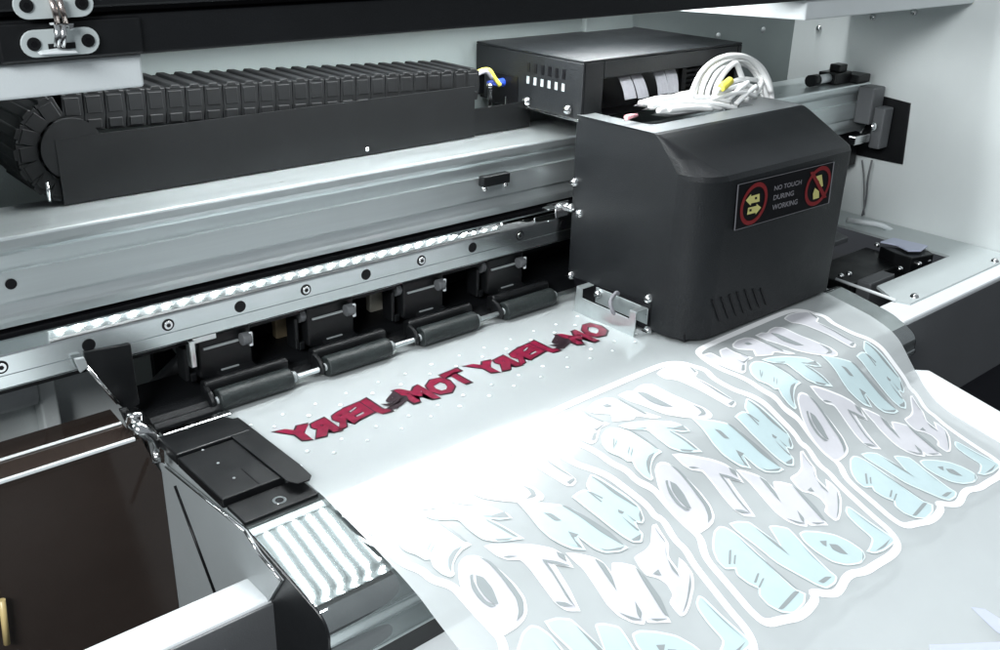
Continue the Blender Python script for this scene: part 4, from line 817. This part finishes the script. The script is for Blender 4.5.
# ================================================================== RIGHT END: capping station
ZP = -.045
cab = thing('station_cabinet', (2.95, 1.5, -.41), 'white edged station cabinet with a dark grey front at the right', 'cabinet')
m = MB(); m.prism([(2.50, 1.157, ZP - .006), (3.9, 1.157, ZP - .006), (3.9, 1.26, ZP - .006), (2.50, 1.26, ZP - .006)], (0, 0, -.02)); m.build('rim', 'white', cab, bevel=.006)
m = MB(); m.box(2.52, 3.9, 1.160, 1.175, -.41, ZP - .024); m.build('front', 'bodydark', cab, bevel=.004)
m = MB(); m.box(2.52, 3.9, 1.176, 1.9, -.41, -.40); m.box(2.50, 2.52, 1.16, 1.9, -.41, ZP - .03); m.build('shell', 'bodydark', cab)
m = MB(); m.box(2.55, 3.28, 1.30, 1.90, -.22, -.20); m.build('well_floor', 'label_black', cab)
m = MB(); q = ZP
m.prism([(2.626, 1.208, q), (XW - .004, 1.208, q), (XW - .004, 1.339, q), (2.677, 1.342, q), (2.612, 1.246, q)], (0, 0, -.008))
m.prism([(3.125, 1.3395, q), (XW - .004, 1.3395, q), (XW - .004, 1.93, q), (3.132, 1.93, q)], (0, 0, -.008)); plate = m.build('top_plate', 'plate', cab)
for px, py in ((914.5, 296.5), (995, 261)):
    p = at(px, py, 2, q + .001); m = MB(); m.dome(p, (0, 0, 1), .013, .010); m.build('plate_screw', 'steel', cab)
m = MB(); a, b = at(836, 279, 2, q), at(896, 300.5, 2, q); m.tube([a, b], .005, 8); m.build('wire_edge', 'white', cab)
# pieces inside the well
st = thing('capping_station', (2.85, 1.5, -.2), 'black capping mechanism in the well beside the carriage', 'mechanism')
def cyc(cx0, cx1, y0, y1, z0, z1): m.box(cx0, cx1, y0, y1, z0, z1)
m = MB(); cyc(2.72, 3.10, 1.45, 1.62, -.20, -.085); cyc(2.62, 2.75, 1.55, 1.75, -.2, -.05); cyc(2.50, 2.74, 1.62, 1.80, -.2, -.06); m.build('housing', 'black', st, bevel=.006)
m = MB(); cyc(2.755, 2.90, 1.40, 1.448, -.20, -.075); m.build('wiper_block', 'bodydark', st, bevel=.005)
m = MB(); m.px([(1.66, -.05), (1.74, -.035), (1.80, -.05), (1.80, -.07), (1.66, -.07)], 2.62, 3.05); m.build('bridge', 'bodydark', st, bevel=.004)
m = MB()
for px, py in ((849, 274), (877, 245), (919, 264), (928, 261), (900, 269), (841, 276)):
    m.dome(at(px, py, 2, -.07), (-.3, -.6, .8), .010, .009)
m.build('fastener', 'steel', st)
m = MB(); a = [at(px, py, 2, -.04) for px, py in ((880, 243), (893, 239), (928, 247), (921, 252), (908, 252), (896, 246))]; m.prism(a, (0, 0, .006)); m.build('cap_label', 'ink_lilac', st, bevel=.002)
m = MB(); a = [at(px, py, 2, -.046) for px, py in ((880, 246), (928, 250), (934, 254), (912, 258), (895, 253))]; m.prism(a, (0, 0, -.06)); m.build('cap', 'black', st, bevel=.003)
m = MB(); a = at(872, 226, 2, -.05); m.tube(smoothpts([at(848, 220, 2, -.03), at(862, 222, 2, -.02), at(880, 225, 2, -.025), at(891, 230, 2, -.05)]), .009, 10)
tag(m.build('drain_tube', 'white', origin=a, smooth=True), 'short pale curved tube at the back of the capping well', 'tube')
m = MB(); m.tube(smoothpts([at(872, 160, 0, XW - .05), at(868, 178, 0, XW - .06), at(866, 200, 0, XW - .05), at(862, 216, 0, XW - .06)]), .0035, 8)
m.tube(smoothpts([at(862, 160, 0, XW - .05), at(864, 180, 0, XW - .05), at(864, 215, 0, XW - .07)]), .0028, 8)
tag(m.build('hanging_cable', 'bodydark', origin=at(872, 160, 0, XW - .05), smooth=True), 'thin dark cables hanging down the side panel at the beam end', 'cable')
m = MB(); m.box(3.05, 6, 1.30, 3, -2.2, -.42)
tag(m.build('base_cabinet', 'floor', origin=(4, 2, -2.2)), 'black machine base in shadow under the station cabinet', 'cabinet')
